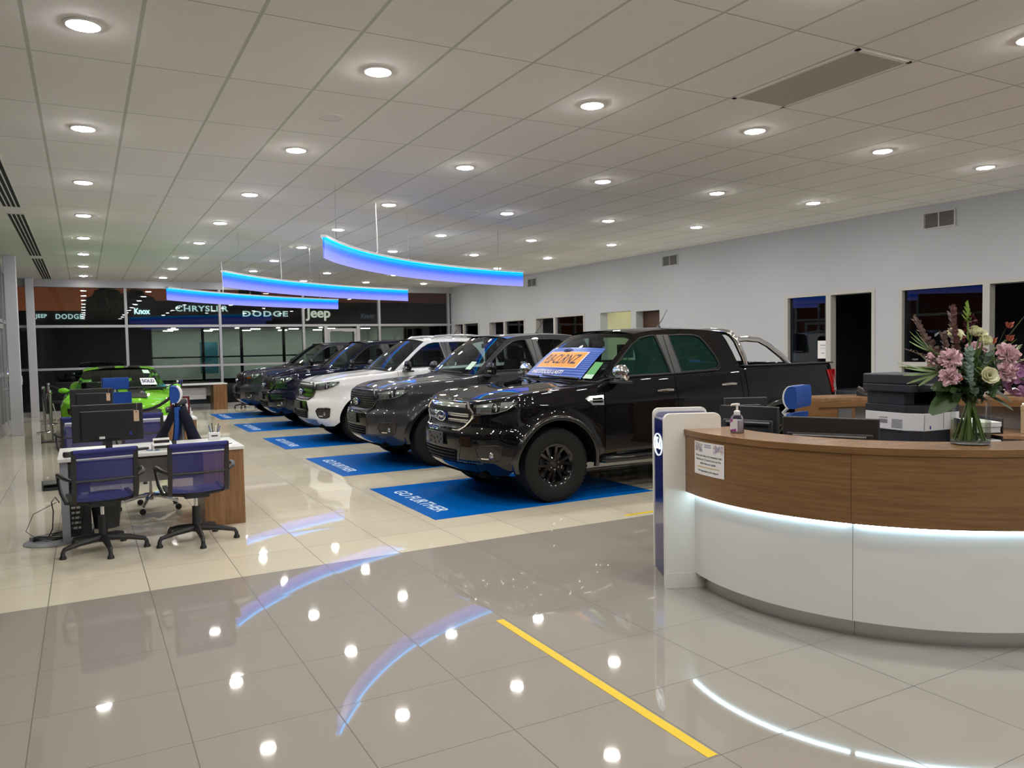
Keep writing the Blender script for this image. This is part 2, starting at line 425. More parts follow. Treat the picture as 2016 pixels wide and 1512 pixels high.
# lit passage and brown door recess
cream = mat('passage_paint', (.80, .80, .62), .8)
mb = MB().box(WX(15)+.22, 13.2, 14.5, 14.58, 0, 2.7).box(WX(15)+.22, 13.2, 15.82, 15.9, 0, 2.7).box(12.9, 13.0, 14.5, 15.9, 0, 2.7).box(WX(15)+.22, 13.2, 14.5, 15.9, 2.6, 2.7)
struct(mb, 'wall_passage', cream, 'cream walled passage, lit from inside')
o = thing('ceiling_light', 'round light hidden inside the cream passage', 'light', (11.9, 15.2, 2.6))
MB().cyl((0, 0, -.05), .16, .05, 20).build('diffuser', mat('passage_light', (1,1,1), emit=(1, .95, .72), es=9), o)
brown = wood_mat('brown_door_veneer', (.045, .02, .01), (.09, .04, .02), (8, 8, .6), .4)
mb = MB().box(WX(14)+.2, WX(14)+.26, 13.5, 14.45, 0, 2.4)
struct(mb, 'door_3', brown, 'dark brown door set in a deep recess')
MB().cyl((WX(14)+.13, 13.7, 1.0), .012, .07, 10, 'x').build('door_handle', chrome, bpy.data.objects['door_3'])

# ------------------------------------------------------------------ ceiling fittings
proto = None
col_names = ['leftmost', 'second', 'third', 'fourth', 'fifth', 'rightmost']
for i in range(6):
    for jn in range(-3, 8):
        x, y = .078 + 1.868*i, 5.488 + 2.484*jn
        if jn < -1 and i in (1, 4): pass
        onm = ['behind the viewer, farthest', 'behind the viewer', 'nearest overhead', 'first', 'second', 'third', 'fourth', 'fifth', 'sixth', 'seventh', 'last by the rear glazing'][jn+3]
        lab = 'round ceiling downlight in the %s line, %s%s' % (col_names[i], onm, ' going away' if 0 <= jn < 7 else '')
        if proto is None:
            proto = thing('downlight', lab, 'light', (x, y, CZ), 0, 'round downlights in the showroom ceiling')
            MB().lathe([(.092, .0), (.112, .0), (.112, -.006), (.094, -.012), (.090, -.004)], 28).build('trim_ring', trim_w, proto)
            MB().lathe([(.090, -.004), (.086, -.012), (.070, -.018), (.04, -.022), (0, -.023)], 28).build('diffuser', lamp_m, proto)
        else: copy_tree(proto, (x, y, CZ), label=lab)
slot_m = mat('slot_black', (.01, .01, .01), .9)
for n, (y0, y1) in enumerate([(-5, .8), (1.2, 6.6), (7.0, 12.55), (13.15, 18.55), (19.05, 24.15)]):
    lab = ['linear slot diffuser in the ceiling behind the viewer', 'linear slot diffuser overhead at the near left', 'long black linear slot diffuser nearest on the left of the ceiling', 'middle black linear slot diffuser on the left of the ceiling', 'farthest black linear slot diffuser on the left of the ceiling'][n]
    o = thing('slot_diffuser', lab, 'vent', (-.765, (y0+y1)/2, CZ), 0, 'linear slot diffusers along the left of the ceiling')
    h = (y1-y0)/2; mb = MB()
    for k in range(5): mb.box(-.115+k*.0535, -.10+k*.0535, -h, h, -.006, .0)
    mb.box(-.115, .115, -h, -h+.015, -.006, 0).box(-.115, .115, h-.015, h, -.006, 0)
    mb.build('frame', trim_w, o)
    MB().box(-.112, .112, -h, h, -.003, -.001).build('slot', slot_m, o)
o = thing('ceiling_grille', 'large grey perforated return air grille in the ceiling', 'vent', (5.055, 4.25, CZ))
gm = mat('perforated_grille', (.13, .125, .12), .7); t = NT(gm)
vr = t.new('ShaderNodeTexVoronoi'); vr.inputs['Scale'].default_value = 90; vr.inputs['Randomness'].default_value = 0
tcn = t.new('ShaderNodeTexCoord'); t.l.new(tcn.outputs['Object'], vr.inputs['Vector'])
t.l.new(t.mix(t.math('LESS_THAN', vr.outputs[0], .3), (.46, .44, .42), (.08, .08, .08)), t.b.inputs['Base Color'])
MB().box(-.265, .265, -.57, .57, -.004, -.001).build('perforated_panel', gm, o)
MB().box(-.29, -.262, -.6, .6, -.007, 0).box(.262, .29, -.6, .6, -.007, 0).box(-.29, .29, -.6, -.565, -.007, 0).box(-.29, .29, .565, .6, -.007, 0).build('frame', trim_w, o)
for n, (x, y, lb) in enumerate([(1.953, 6.75, 'small round white ceiling speaker near the left rows of lights'), (5.14, 10.565, 'small round ceiling speaker above the blue pendant lights')]):
    o = thing('ceiling_speaker', lb, 'speaker', (x, y, CZ), 0, 'round ceiling speakers')
    MB().lathe([(.11, 0), (.11, -.006), (.1, -.008)], 28).build('rim', trim_w, o); MB().lathe([(.1, -.006), (0, -.006)], 28).build('speaker_mesh', mat('speaker_mesh', (.80, .80, .79), .8), o)
# wall vents
for (a, b, z0, z1, lb) in [(7.02, 7.49, 3.285, 3.50, 'rectangular grey wall vent high on the right wall, nearest one'), (13.0, 13.48, 3.30, 3.50, 'rectangular grey wall vent high on the right wall, middle one'), (18.75, 19.2, 3.28, 3.48, 'rectangular grey wall vent high on the right wall, farthest one')]:
    yc = (a+b)/2; o = thing('wall_vent', lb, 'vent', (WX(yc), yc, (z0+z1)/2), 0, 'grey vents high on the right wall')
    hy, hz = (b-a)/2, (z1-z0)/2
    MB().box(-.004, 0, -hy, hy, -hz, hz).build('backing', mat('vent_dark', (.03, .03, .03), .8), o)
    mb = MB()
    for k in range(13): z = -hz + (k+.5)*2*hz/13; mb.box(-.014, -.005, -hy, hy, z-.0035, z+.0035)
    mb.build('louvres', mat('vent_grey', (.22, .22, .22), .5), o)
    MB().box(-.016, 0, -hy-.02, -hy, -hz-.02, hz+.02).box(-.016, 0, hy, hy+.02, -hz-.02, hz+.02).box(-.016, 0, -hy, hy, hz, hz+.02).box(-.016, 0, -hy, hy, -hz-.02, -hz).box(-.017, 0, -.008, .008, -hz, hz).build('frame', mat('vent_frame', (.5, .5, .52), .5), o)
o = thing('paper_notice', 'white printed notice taped to the office window', 'sign', (WX(9.4)+.05, 9.36, 1.46))
MB().box(-.004, 0, -.105, .105, -.155, .155).build('sheet', paper, o)
MB().box(-.006, -.004, -.07, .05, .07, .085).box(-.006, -.004, -.08, .06, .03, .035).box(-.006, -.004, -.04, .03, -.07, -.055).box(-.006, -.004, -.08, .06, .01, .015).build('print', mat('grey_ink', (.35, .37, .5), .8), o)

# ------------------------------------------------------------------ curved blue pendant lights
fin_m = mat('pendant_fin', (.45, .5, .95), .4, emit=(.20, .27, .95), es=.75)
t = NT(fin_m)   # the fin is an edge-lit diffuser: it gives off most light beside its LED edge
tcn = t.new('ShaderNodeTexCoord'); sp = t.new('ShaderNodeSeparateXYZ'); t.l.new(tcn.outputs['Object'], sp.inputs[0])
cr_ = t.new('ShaderNodeValToRGB'); mr = t.new('ShaderNodeMapRange'); t.l.new(sp.outputs[2], mr.inputs[0]); mr.inputs[1].default_value = -.235; mr.inputs[2].default_value = 0
t.l.new(mr.outputs[0], cr_.inputs[0]); ce = cr_.color_ramp.elements
ce[0].position = 0; ce[0].color = (.25, .26, .80, 1); ce[1].position = 1; ce[1].color = (0, .30, 1, 1)
for ps, cl in ((.35, (.17, .21, .85, 1)), (.58, (.05, .12, .9, 1)), (.74, (.0, .19, 1, 1)), (.86, (0, .38, 1, 1))):
    k = cr_.color_ramp.elements.new(ps); k.color = cl
t.l.new(cr_.outputs[0], t.b.inputs['Emission Color']); t.b.inputs['Emission Strength'].default_value = 1.5
t.b.inputs['Base Color'].default_value = (.01, .01, .02, 1); t.b.inputs['Specular IOR Level'].default_value = .1
led_blue = mat('blue_led', (0, .3, 1), emit=(.0, .42, 1.0), es=7)
rail_m = mat('pendant_rail', (.62, .62, .64), .35, .6)
wire = mat('steel_wire', (.25, .25, .27), .4, .8)
def pendant(x0, y0, sag, lab):
    o = thing('pendant_light', lab, 'pendant light', (x0, y0, 2.91), math.atan2(3.13, 4.39), 'curved blue pendant lights')
    L = 5.39; Rr = (L*L/4 + sag*sag)/(2*sag); N = 40
    def P(t, off=0):
        a0 = math.asin(L/2/Rr); a = lerp(-a0, a0, t); return (L/2 + (Rr+off)*sin(a), (Rr+off)*cos(a) - Rr + sag)
    rows = [[(*P(k/N, -.008), -.235), (*P(k/N, -.008), 0), (*P(k/N, .008), 0), (*P(k/N, .008), -.235)] for k in range(N+1)]
    mb = MB().grid(rows, True); mb.add(rows[0], [(0,1,2,3)]); mb.add(rows[-1], [(3,2,1,0)]); mb.build('light_fin', fin_m, o)
    rows = [[(*P(k/N, -.035), .0), (*P(k/N, -.035), .03), (*P(k/N, .035), .03), (*P(k/N, .035), .0)] for k in range(N+1)]
    mb = MB().grid(rows, True); mb.add(rows[0], [(0,1,2,3)]); mb.add(rows[-1], [(3,2,1,0)]); mb.build('top_rail', rail_m, o)
    rows = [[(*P(.004+.992*k/N, -.03), -.003), (*P(.004+.992*k/N, -.012), -.003)] for k in range(N+1)]
    MB().grid(rows).build('led_strip', led_blue, o)
    rows = [[(*P(.004+.992*k/N, .03), -.003), (*P(.004+.992*k/N, .012), -.003)] for k in range(N+1)]
    MB().grid(rows).build('led_strip', led_blue, o)
    for q in (.1, .5, .9):
        a = P(q); MB().tube([(*a, .03), (*a, CZ-2.91)], .0025, 5).cyl((*a, .03), .012, .03, 8).build('suspension_wire', wire, o)
    a = P(.34); MB().tube([(a[0], a[1], .03), (a[0]+.02, a[1], .06), (a[0]+.015, a[1], .3), (a[0], a[1], .6), (a[0], a[1], CZ-2.91)], .008, 6).build('power_cable', white_pl, o)
    return o
pendant(2.46, 8.93, .62, 'nearest and highest-looking of the three curved blue pendant lights')
pendant(2.03, 13.4, .48, 'middle of the three curved blue pendant lights')
pendant(1.51, 17.08, .42, 'farthest of the three curved blue pendant lights, lowest in view')

# ------------------------------------------------------------------ floor markings
xs = [3.0]
def mat_rect(n, yc, lab):
    o = thing('floor_mat', lab, 'mat', (2.85, yc, 0), 0, 'blue floor mats in front of the pickups')
    MB().box(0, 2.6, -.965, .965, .0005, .003).build('sheet', blue_mat, o)
    tx = text('lettering', 'GO FURTHER', mat('mat_lettering', (.62, .80, .95), .5), plane_fn((.22, 0, .0034), (0, -1, 0), (1, 0, 0)), o, size=.21, bold=.004, spacing=1.02)
    return o
mlabs = ['blue vinyl floor mat reading GO FURTHER under the nearest black pickup', 'blue vinyl floor mat reading GO FURTHER under the dark grey pickup', 'blue vinyl floor mat reading GO FURTHER under the white pickup', 'blue vinyl floor mat reading GO FURTHER under the black pickup behind the white one', 'blue vinyl floor mat reading GO FURTHER under the farthest pickup']
CY = [7.74, 10.74, 13.95, 17.22, 20.6]
m0 = mat_rect(0, CY[0], mlabs[0])
for k in range(1, 5): copy_tree(m0, (2.85 if k < 4 else 2.82, CY[k], 0), label=mlabs[k])
tag(MB().box(2.085, 2.135, 2.27, 4.07, .0004, .0016).build('floor_tape', yellow), 'long strip of yellow tape on the grey floor tiles before the counter', 'tape')
tag(MB().box(4.45, 5.8, 5.92, 5.97, .0004, .0016).build('floor_tape', yellow), 'short yellow tape strip on the beige tiles behind the blue sign tower', 'tape')
# ------------------------------------------------------------------ cars
def paint(name, col, flake=0.0, rough=.25):
    m = mat(name, col, .5, flake, coat=1.0, spec=0.0 if flake == 0 else .3); m.node_tree.nodes['Principled BSDF'].inputs['Coat Roughness'].default_value = 0.0; m.node_tree.nodes['Principled BSDF'].inputs['Coat IOR'].default_value = 1.5; return m
paint_black = paint('paint_black', (.004, .004, .005))
paint_grey = paint('paint_dark_grey', (.028, .030, .038), .5, .35)
paint_white = paint('paint_white', (.80, .80, .80))
paint_navy = paint('paint_dark_navy', (.006, .008, .022))
paint_graphite = paint('paint_graphite', (.022, .024, .038), .4, .35)
paint_green = paint('paint_lime_green', (.20, .58, .03))
rubber = mat('tyre_rubber', (.010, .010, .010), .7, spec=.25)
rim_black = mat('alloy_black', (.006, .006, .007), .12, .3, coat=.6)
rim_dark = mat('alloy_dark_grey', (.06, .06, .065), .3, .7)
seat_m = mat('seat_cloth', (.012, .012, .014), .9)
tail_red = mat('tail_lamp_red', (.35, .005, .008), .15, coat=1)
lamp_clear = mat('lamp_glass', (.62, .63, .65), .12, .8)
lamp_house = mat('lamp_housing', (.035, .035, .04), .25, .5, coat=1)
dark_grille = mat('grille_black', (.010, .010, .011), .3)
emb_blue = mat('emblem_blue', (.005, .02, .12), .2, coat=1)
plate_m = mat('plate_backing', (.05, .05, .06), .5)
skid_m = mat('skid_silver', (.30, .31, .33), .35, .6)
amber = mat('amber_lamp', (.5, .12, .01), .3)
flare_m = mat('flare_gloss', (.008, .008, .009), .2, coat=.5)

dark_side = glass_mat('dark_side_glass', (.40, .46, .46))
class Body:
    """body skin: a plan curve wrapped round the nose and along the side, one column at a time"""
    n = 2.4
    def __init__(s, **k): s.__dict__.update(k)
    def X(s, c, z):
        if c[0] == 't':
            th = c[1]; return tab(s.x0, z)*cos(th) + s.ax*(1 - max(0, cos(th))**(2/s.n))
        return c[1]
    def W_(s, c, z):
        w = tab(s.W, z)
        return w*sin(c[1])**(2/s.n) if c[0] == 't' else w*tab(s.taper, c[1])
    def col(s, X):
        return ('t', math.acos(max(0, 1 - X/s.ax)**(s.n/2))) if X < s.ax else ('x', X)
    def nomX(s, c): return s.ax*(1 - max(0, cos(c[1]))**(2/s.n)) if c[0] == 't' else c[1]
    def zlow(s, c):
        X = s.nomX(c)
        for wc in s.wheels:
            if abs(X-wc) < s.ra: return s.R + sqrt(max(0, s.ra**2 - (X-wc)**2)) - .0
        return tab(s.sill, X)
    def pt(s, c, z, off=0.0):
        X, Y = s.X(c, z), s.W_(c, z); X0 = s.nomX(c)
        for wc in s.wheels:
            r = sqrt((X0-wc)**2 + (z-s.R)**2)
            if z > s.R - .1: Y += s.flare*math.exp(-((r-s.ra)/.085)**2) * (1 if c[0] == 'x' or c[1] > 1.0 else max(0, (c[1]-.7)/.3))
        if c[0] == 'x' and c[1] > s.rx:
            q = (c[1]-s.rx)/(s.L-s.rx); Y -= .09*q*q
        if off:
            if c[0] == 't': nx, ny = -cos(c[1])**(1.17), sin(c[1])**(.85)
            else: nx, ny = 0, 1
            l = sqrt(nx*nx+ny*ny); X += nx*off/l; Y += ny*off/l
        return (X, Y, z)
    def column(s, c, nz=20, shelf=.15):
        z0 = s.zlow(c); X0 = s.nomX(c); zt = tab(s.ztop, X0); rc = s.curl
        out = []
        for k in range(nz+1): out.append(s.pt(c, lerp(z0, zt-rc, k/nz)))
        def inw(d, z):
            if c[0] == 't':
                nx, ny = cos(c[1]), sin(c[1]); x, y, _ = s.pt(c, zt-rc)
                yy = y - ny*d
                return (x + nx*d, max(0, yy), z)
            x, y, _ = s.pt(c, zt-rc); return (x, y-d, z)
        for a in (22, 45, 68, 90): out.append(inw(rc*(1-cos(math.radians(a))), zt-rc+rc*sin(math.radians(a))))
        for d in (.04, shelf): out.append(inw(rc + d, zt + d*.05))
        return out
    def front(s, yy, z, off=0.0):
        """point on the nose at lateral position yy"""
        w = tab(s.W, z); a = min(.9999, abs(yy)/w); th = math.asin(a**(s.n/2))
        p = s.pt(('t', th), z, off); return (p[0], math.copysign(p[1], yy) if yy else 0.0, z)
    def fth(s, th, z, off=0.0):
        p = s.pt(('t', abs(th)), z, off); return (p[0], p[1] if th >= 0 else -p[1], z)
def mirror_rows(rows): return [[(x, -y, z) for x, y, z in r] for r in rows]
def patch(mb, P, bot, top, nu=12, nv=4, off=.006):
    """raised patch on a surface: P(a, z, off); bot and top are (a, z) polylines walked together"""
    def along(pl, t):
        k = t*(len(pl)-1); i = min(int(k), len(pl)-2); f = k-i
        return (lerp(pl[i][0], pl[i+1][0], f), lerp(pl[i][1], pl[i+1][1], f))
    rows = []
    for i in range(nu+1):
        b, t_ = along(bot, i/nu), along(top, i/nu)
        rows.append([P(lerp(b[0], t_[0], j/nv), lerp(b[1], t_[1], j/nv), off) for j in range(nv+1)])
    mb.grid(rows)
    ring = [(i, 0) for i in range(nu+1)] + [(nu, j) for j in range(1, nv+1)] + [(i, nv) for i in range(nu-1, -1, -1)] + [(0, j) for j in range(nv-1, 0, -1)]
    o1 = [rows[i][j] for i, j in ring]; o2 = []
    for i, j in ring:
        b, t_ = along(bot, i/nu), along(top, i/nu); o2.append(P(lerp(b[0], t_[0], j/nv), lerp(b[1], t_[1], j/nv), -.012))
    mb.grid([o1 + [o1[0]], o2 + [o2[0]]])
    return mb
def outline(mb, P, pts, r, off, step=.06, closed=True):
    q = []
    n = len(pts)
    for i in range(n if closed else n-1):
        a, b = pts[i], pts[(i+1) % n]; k = max(1, int(math.hypot(a[0]-b[0], a[1]-b[1])/step))
        for j in range(k): q.append(P(lerp(a[0], b[0], j/k), lerp(a[1], b[1], j/k), off))
    if not closed: q.append(P(*pts[-1], off))
    return mb.tube(q, r, 8, closed)

# wheel meshes, shared by every car
def make_tyre(R, rr, w, lugs=56):
    h = w/2; pr = [(rr-.012, -h*.80), (rr, -h*.86), (rr+.015, -h*.90), ((R+rr)/2, -h*1.0), (R-.035, -h*.97), (R-.012, -h*.85), (R-.002, -h*.6), (R-.002, -.012), (R-.012, -.008), (R-.012, .008), (R-.002, .012),
                   (R-.002, h*.6), (R-.012, h*.85), (R-.035, h*.97), ((R+rr)/2, h), (rr+.015, h*.9), (rr, h*.86), (rr-.012, h*.8)]
    mb = MB().lathe(pr, 64, axis='y')
    for k in range(lugs):
        a = 2*PI*k/lugs
        for sgn in (-1, 1):
            for (u0, u1, ph) in ((.60, .93, 0), (.2, .5, .5)):
                aa = a + ph*2*PI/lugs; d = .5*2*PI/lugs*.62
                P = lambda r, ang, y: (r*cos(ang), y, r*sin(ang))
                r0, r1 = R-.02, R + (.001 if u0 < .5 else -.003); y0, y1 = sgn*h*u0, sgn*h*u1
                vs = [P(r0, aa-d, y0), P(r0, aa+d, y0), P(r0, aa+d, y1), P(r0, aa-d, y1), P(r1, aa-d, y0), P(r1, aa+d, y0), P(r1-.006*(u0 > .5), aa+d, y1), P(r1-.006*(u0 > .5), aa-d, y1)]
                mb.add(vs, [(0,3,2,1),(4,5,6,7),(0,1,5,4),(1,2,6,5),(2,3,7,6),(3,0,4,7)])
    return mb.mesh('tyre', 30)
def make_rim(rr, w, spokes=6, twin=True):
    h = w/2; mb = MB().lathe([(rr-.012, h*.7), (rr-.03, h*.5), (rr-.05, -h*.2), (rr-.05, -h*.62), (rr-.022, -h*.8), (rr-.006, -h*.84), (rr-.002, -h*.80), (rr-.002, -h*.6)], 56, axis='y')
    mb.lathe([(0, -h*.50), (.035, -h*.52), (.07, -h*.54), (.085, -h*.48), (.085, -h*.1), (0, -h*.1)], 32, axis='y')
    for k in range(spokes):
        a0 = 2*PI*k/spokes + .2
        for q in ((-1, 1) if twin else (0,)):
            path = []
            for t_ in (0, .3, .6, .85, 1):
                r = lerp(.06, rr-.02, t_); a = a0 + q*lerp(.12, .235, t_); path.append((r*cos(a), -h*(.50 + .22*t_*t_), r*sin(a)))
            rows = []
            for i, p in enumerate(path):
                a = math.atan2(p[2], p[0]); wd = lerp(.022, .027, i/4) if twin else lerp(.03, .045, i/4); tx, tz = -sin(a)*wd, cos(a)*wd
                rows.append([(p[0]-tx, p[1]+.012, p[2]-tz), (p[0]-tx*.6, p[1]-.008, p[2]-tz*.6), (p[0]+tx*.6, p[1]-.008, p[2]+tz*.6), (p[0]+tx, p[1]+.012, p[2]+tz), (p[0]+tx, p[1]+.04, p[2]+tz), (p[0]-tx, p[1]+.04, p[2]-tz)])
            mb.grid(rows, True)
    return mb.mesh('wheel', 30)
R_T, R_R = .388, .232
tyre_me = make_tyre(R_T, R_R, .262); tyre_me.materials.append(rubber)
rim_me = make_rim(R_R+.004, .25)
lug_me = MB().cyl((0, 0, 0), .011, -.016, 8, 'y').mesh('lug_nut'); lug_me.materials.append(chrome)
cap_me = MB().lathe([(0, -.006), (.024, -.005), (.028, 0)], 20, axis='y').mesh('centre_cap'); cap_me.materials.append(rim_dark)
disc_me = MB().cyl((0, -.01, 0), .155, .02, 40, 'y').mesh('brake_disc'); disc_me.materials.append(steel)
def wheel(parent, x, y, side, rim_mat, R=R_T, scale=1.0):
    me = rim_me.copy(); me.materials.append(rim_mat)
    w = bpy.data.objects.new('wheel', me); C.objects.link(w); w.parent = parent; w.location = (x, y, R); w.scale = (scale,)*3
    if side > 0: w.rotation_euler = (0, 0, PI)
    o = bpy.data.objects.new('tyre', tyre_me); C.objects.link(o); o.parent = w
    for k in range(6):
        a = 2*PI*k/6+.5; o = bpy.data.objects.new('lug_nut', lug_me); C.objects.link(o); o.parent = w; o.location = (.05*cos(a), -.066, .05*sin(a))
    o = bpy.data.objects.new('centre_cap', cap_me); C.objects.link(o); o.parent = w; o.location = (0, -.0655, 0)
    o = bpy.data.objects.new('brake_disc', disc_me); C.objects.link(o); o.parent = w; o.location = (0, .03, 0)
def emblem(parent, fn, a=.115, b=.045, wd=.004, name='emblem', body=None, ring=None):
    """oval badge with script lettering; fn(u, v, w)"""
    N = 32
    mb = MB(); rim = [fn(a*cos(2*PI*k/N), b*sin(2*PI*k/N), .006) for k in range(N)]; base = [fn(a*cos(2*PI*k/N), b*sin(2*PI*k/N), -.02) for k in range(N)]
    mb.grid([base + [base[0]], rim + [rim[0]]]); mb.add(rim, [tuple(range(N))])
    o = mb.build(name, body or emb_blue, parent)
    MB().tube([fn(a*.95*cos(2*PI*k/N), b*.93*sin(2*PI*k/N), .007) for k in range(N)], wd, 6, True).build('rim', ring or chrome, o)
    ford_strokes(lambda x, y: fn(x*a*.95 + a*.0, (y-.05)*b*1.5, .008), MB(), wd*.8).build('lettering', ring or chrome, o)
    return o

def pickup(name, label, loc, pm, grille='chrome', rim=None, sport='chrome', rails=False, trimcol=None, flares=True, skid=None, group='pickup trucks parked in a row', amberlamp=False, mirror_m=None):
    root = thing(name, label, 'pickup truck', loc, 0, group)
    B = Body(ax=.62, L=5.24, rx=5.05, wheels=(.905, 4.125), R=R_T, ra=.475, flare=.038, curl=.045,
        x0=[(.2,.34),(.27,.24),(.34,.12),(.42,.02),(.5,-.015),(.66,-.035),(.745,-.03),(.775,.01),(.80,.05),(.95,.055),(1.02,.075),(1.06,.11),(1.2,.2)],
        W=[(.2,.84),(.35,.885),(.5,.915),(.65,.93),(.8,.925),(.92,.928),(1.0,.932),(1.08,.915),(1.16,.895),(1.24,.872),(1.34,.85)],
        taper=[(.62,1.0),(1.4,1.0),(3.4,1.0),(5.2,.985)],
        sill=[(0,.30),(.3,.315),(.44,.36),(1.38,.45),(1.5,.44),(3.6,.44),(3.66,.47),(4.6,.47),(5.3,.5)],
        ztop=[(0,1.06),(.1,1.075),(.3,1.11),(.6,1.145),(1.0,1.175),(1.35,1.20),(1.6,1.235),(1.9,1.25),(2.5,1.268),(3.2,1.285),(3.54,1.295),(3.62,1.325),(5.24,1.335)])
    # columns of the skin
    cols = [('t', math.radians(a)) for a in (0, 2.5, 5, 8, 12, 16, 20, 25, 30, 35)]
    th0 = B.col(.905-.475)[1]
    k0 = math.degrees(th0); cols += [('t', math.radians(a)) for a in (40, 45, 50, 55, 60, 64) if a < k0-1]
    def arch(c): return [c + .475*sin(math.radians(a)) for a in (-90, -85, -79, -72, -64, -55, -45, -34, -23, -11, 0, 11, 23, 34, 45, 55, 64, 72, 79, 85, 90)]
    ca = arch(.905); cols += [B.col(x) for x in ca] + [B.col(x) for x in (1.42, 1.47)]
    front = cols + [('x', 1.505)]
    fr = [B.column(c) for c in front]
    full = list(reversed(mirror_rows(fr)))[:-1] + fr
    MB().grid(full).build('front_body', pm, root, angle=50)
    bx = [3.60] + arch(4.125) + [4.65, 4.75, 4.9, 5.05, 5.1, 5.15, 5.2, 5.24]
    doors = {'front_door': [1.512, 1.6, 1.75, 1.9, 2.1, 2.3, 2.505], 'rear_door': [2.512, 2.7, 2.9, 3.1, 3.3, 3.42, 3.505], 'cab_corner': [3.512, 3.55, 3.588], 'bed_side': bx}
    for sgn in (-1, 1):
        for nm, xs in doors.items():
            xs = [x for x in xs]
            rows = [B.column(('x', x), shelf=.06 if nm == 'bed_side' else .13) for x in xs]
            if sgn < 0: rows = mirror_rows(rows)
            mb = MB().grid(rows)
            for r in (rows[0], rows[-1]):    # door returns
                mb.grid([r, [(x, y*.97, z) for x, y, z in r]])
            d = mb.build(nm, pm, root, angle=50)
            if nm in ('front_door', 'rear_door'):
                hx = 2.34 if nm == 'front_door' else 3.30; hz = 1.10 if nm == 'front_door' else 1.13
                y = B.pt(('x', hx), hz)[1]
                m2 = MB().tube([(hx-.10, sgn*y, hz), (hx-.085, sgn*(y+.03), hz+.004), (hx, sgn*(y+.036), hz+.008), (hx+.085, sgn*(y+.03), hz+.004), (hx+.10, sgn*y, hz)], [.012, .016, .018, .016, .012], 8)
                m2.build('door_handle', chrome if grille == 'chrome' or rails else black_sh, d)
    # hood between the inner shelves
    rows = []
    zc = [(0.13,1.082),(.3,1.128),(.6,1.172),(1.0,1.208),(1.35,1.235),(1.6,1.24)]
    xn = B.column(front[0])[-1][0]
    for c in front:
        e = B.column(c)[-1]
        if e[0] > 1.40: continue
        Y = max(e[1]-.006, 0)
        row = []
        for k in range(17):
            q = -1 + 2*k/16; z = e[2] + max(0, tab(zc, e[0]) - e[2])*(1-abs(q)**2.6)*min(1, max(0, (e[0]-xn)/.42))**.8 + .007*math.exp(-((abs(q)-.5)/.2)**2)*min(1, Y/.6)*min(1, max(0, (e[0]-.3)/.4))
            row.append((e[0], q*Y, z))
        rows.append(row)
    xe = rows[-1][0][0]; row = []
    for k in range(17):
        q = -1 + 2*k/16; x0, y0, z0 = rows[-1][k]; row.append((1.44 - .17*(1-q*q), y0, z0+.004))
    # keep the rear edge curved: blend the last few rows
    rows2 = [r for r in rows if r[8][0] < 1.2] + [row]
    MB().grid(rows2).build('hood', pm, root, angle=50)
    MB().box(.5, 1.5, -.8, .8, 1.0, 1.05).build('engine_cover', matt_black, root)
    # seams
    for sgn in (-1, 1):
        q = [B.column(c)[-1] for c in front if .18 < B.column(c)[-1][0] < 1.42]
        MB().tube([(x, sgn*(y-.003), z-.002) for x, y, z in q], .0045, 5).build('hood_seam', matt_black, root)
    # greenhouse
    def gy(x, z): return .842 - (z-1.25)*.385 - .05*max(0, min(1, (1.95-x)/.5))**1.5
    outer = [(1.44,1.20),(1.56,1.30),(1.70,1.42),(1.85,1.545),(2.0,1.66),(2.11,1.735),(2.25,1.762),(2.5,1.782),(2.8,1.788),(3.1,1.780),(3.3,1.762),(3.42,1.735),(3.47,1.65),(3.52,1.5),(3.57,1.30),(3.4,1.25),(2.5,1.22),(1.7,1.19)]
    w1 = [(1.64,1.272),(1.74,1.375),(1.90,1.51),(2.05,1.622),(2.18,1.690),(2.30,1.712),(2.40,1.716),(2.43,1.60),(2.46,1.45),(2.485,1.288)]
    w2 = [(2.66,1.293),(2.635,1.45),(2.61,1.6),(2.595,1.718),(2.8,1.722),(2.98,1.716),(3.06,1.69),(3.14,1.60),(3.22,1.47),(3.255,1.37),(3.22,1.325),(3.1,1.308)]
    def fill(mb, polys, f):
        tri = tessellate_polygon([[Vector((a, b, 0)) for a, b in p] for p in polys]); flat = [q for p in polys for q in p]
        mb.add([f(*q) for q in flat], [tuple(t_) for t_ in tri]); return mb
    for sgn in (-1, 1):
        f = lambda x, z: (x, sgn*gy(x, z), z); g_ = lambda x, z: (x, sgn*(gy(x, z)-.04), z)
        mb = fill(MB(), [outer, w1, w2], f)
        for wpoly in (w1, w2): mb.grid([[f(*q) for q in wpoly + [wpoly[0]]], [g_(*q) for q in wpoly + [wpoly[0]]]])
        mb.build('cabin_frame', pm, root, angle=25)
        for nm, wpoly in (('front_window', w1), ('rear_window', w2)):
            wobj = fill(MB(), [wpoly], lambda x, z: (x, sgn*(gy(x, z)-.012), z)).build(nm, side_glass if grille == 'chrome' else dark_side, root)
            q = wpoly + [wpoly[0]]
            MB().tube([(x, sgn*(gy(x, z)-.002), z) for x, z in wpoly], .010, 6, True).build('window_seal', mat('window_rubber', (.02, .02, .02), .4), wobj)
        # pillar cover between the windows
        pil = [(2.50,1.285),(2.475,1.45),(2.445,1.6),(2.415,1.725),(2.585,1.727),(2.60,1.6),(2.625,1.45),(2.65,1.288)]
        fill(MB(), [pil], lambda x, z: (x, sgn*(gy(x, z)+.004), z)).build('door_pillar', mat('pillar_grey', (.05, .05, .055), .35), root)
        for xx in (2.545,): MB().tube([(xx-.0, sgn*(gy(xx, 1.29)+.006), 1.29), (xx-.03, sgn*(gy(xx-.03, 1.72)+.006), 1.72)], .003, 4).build('door_seam', matt_black, root)
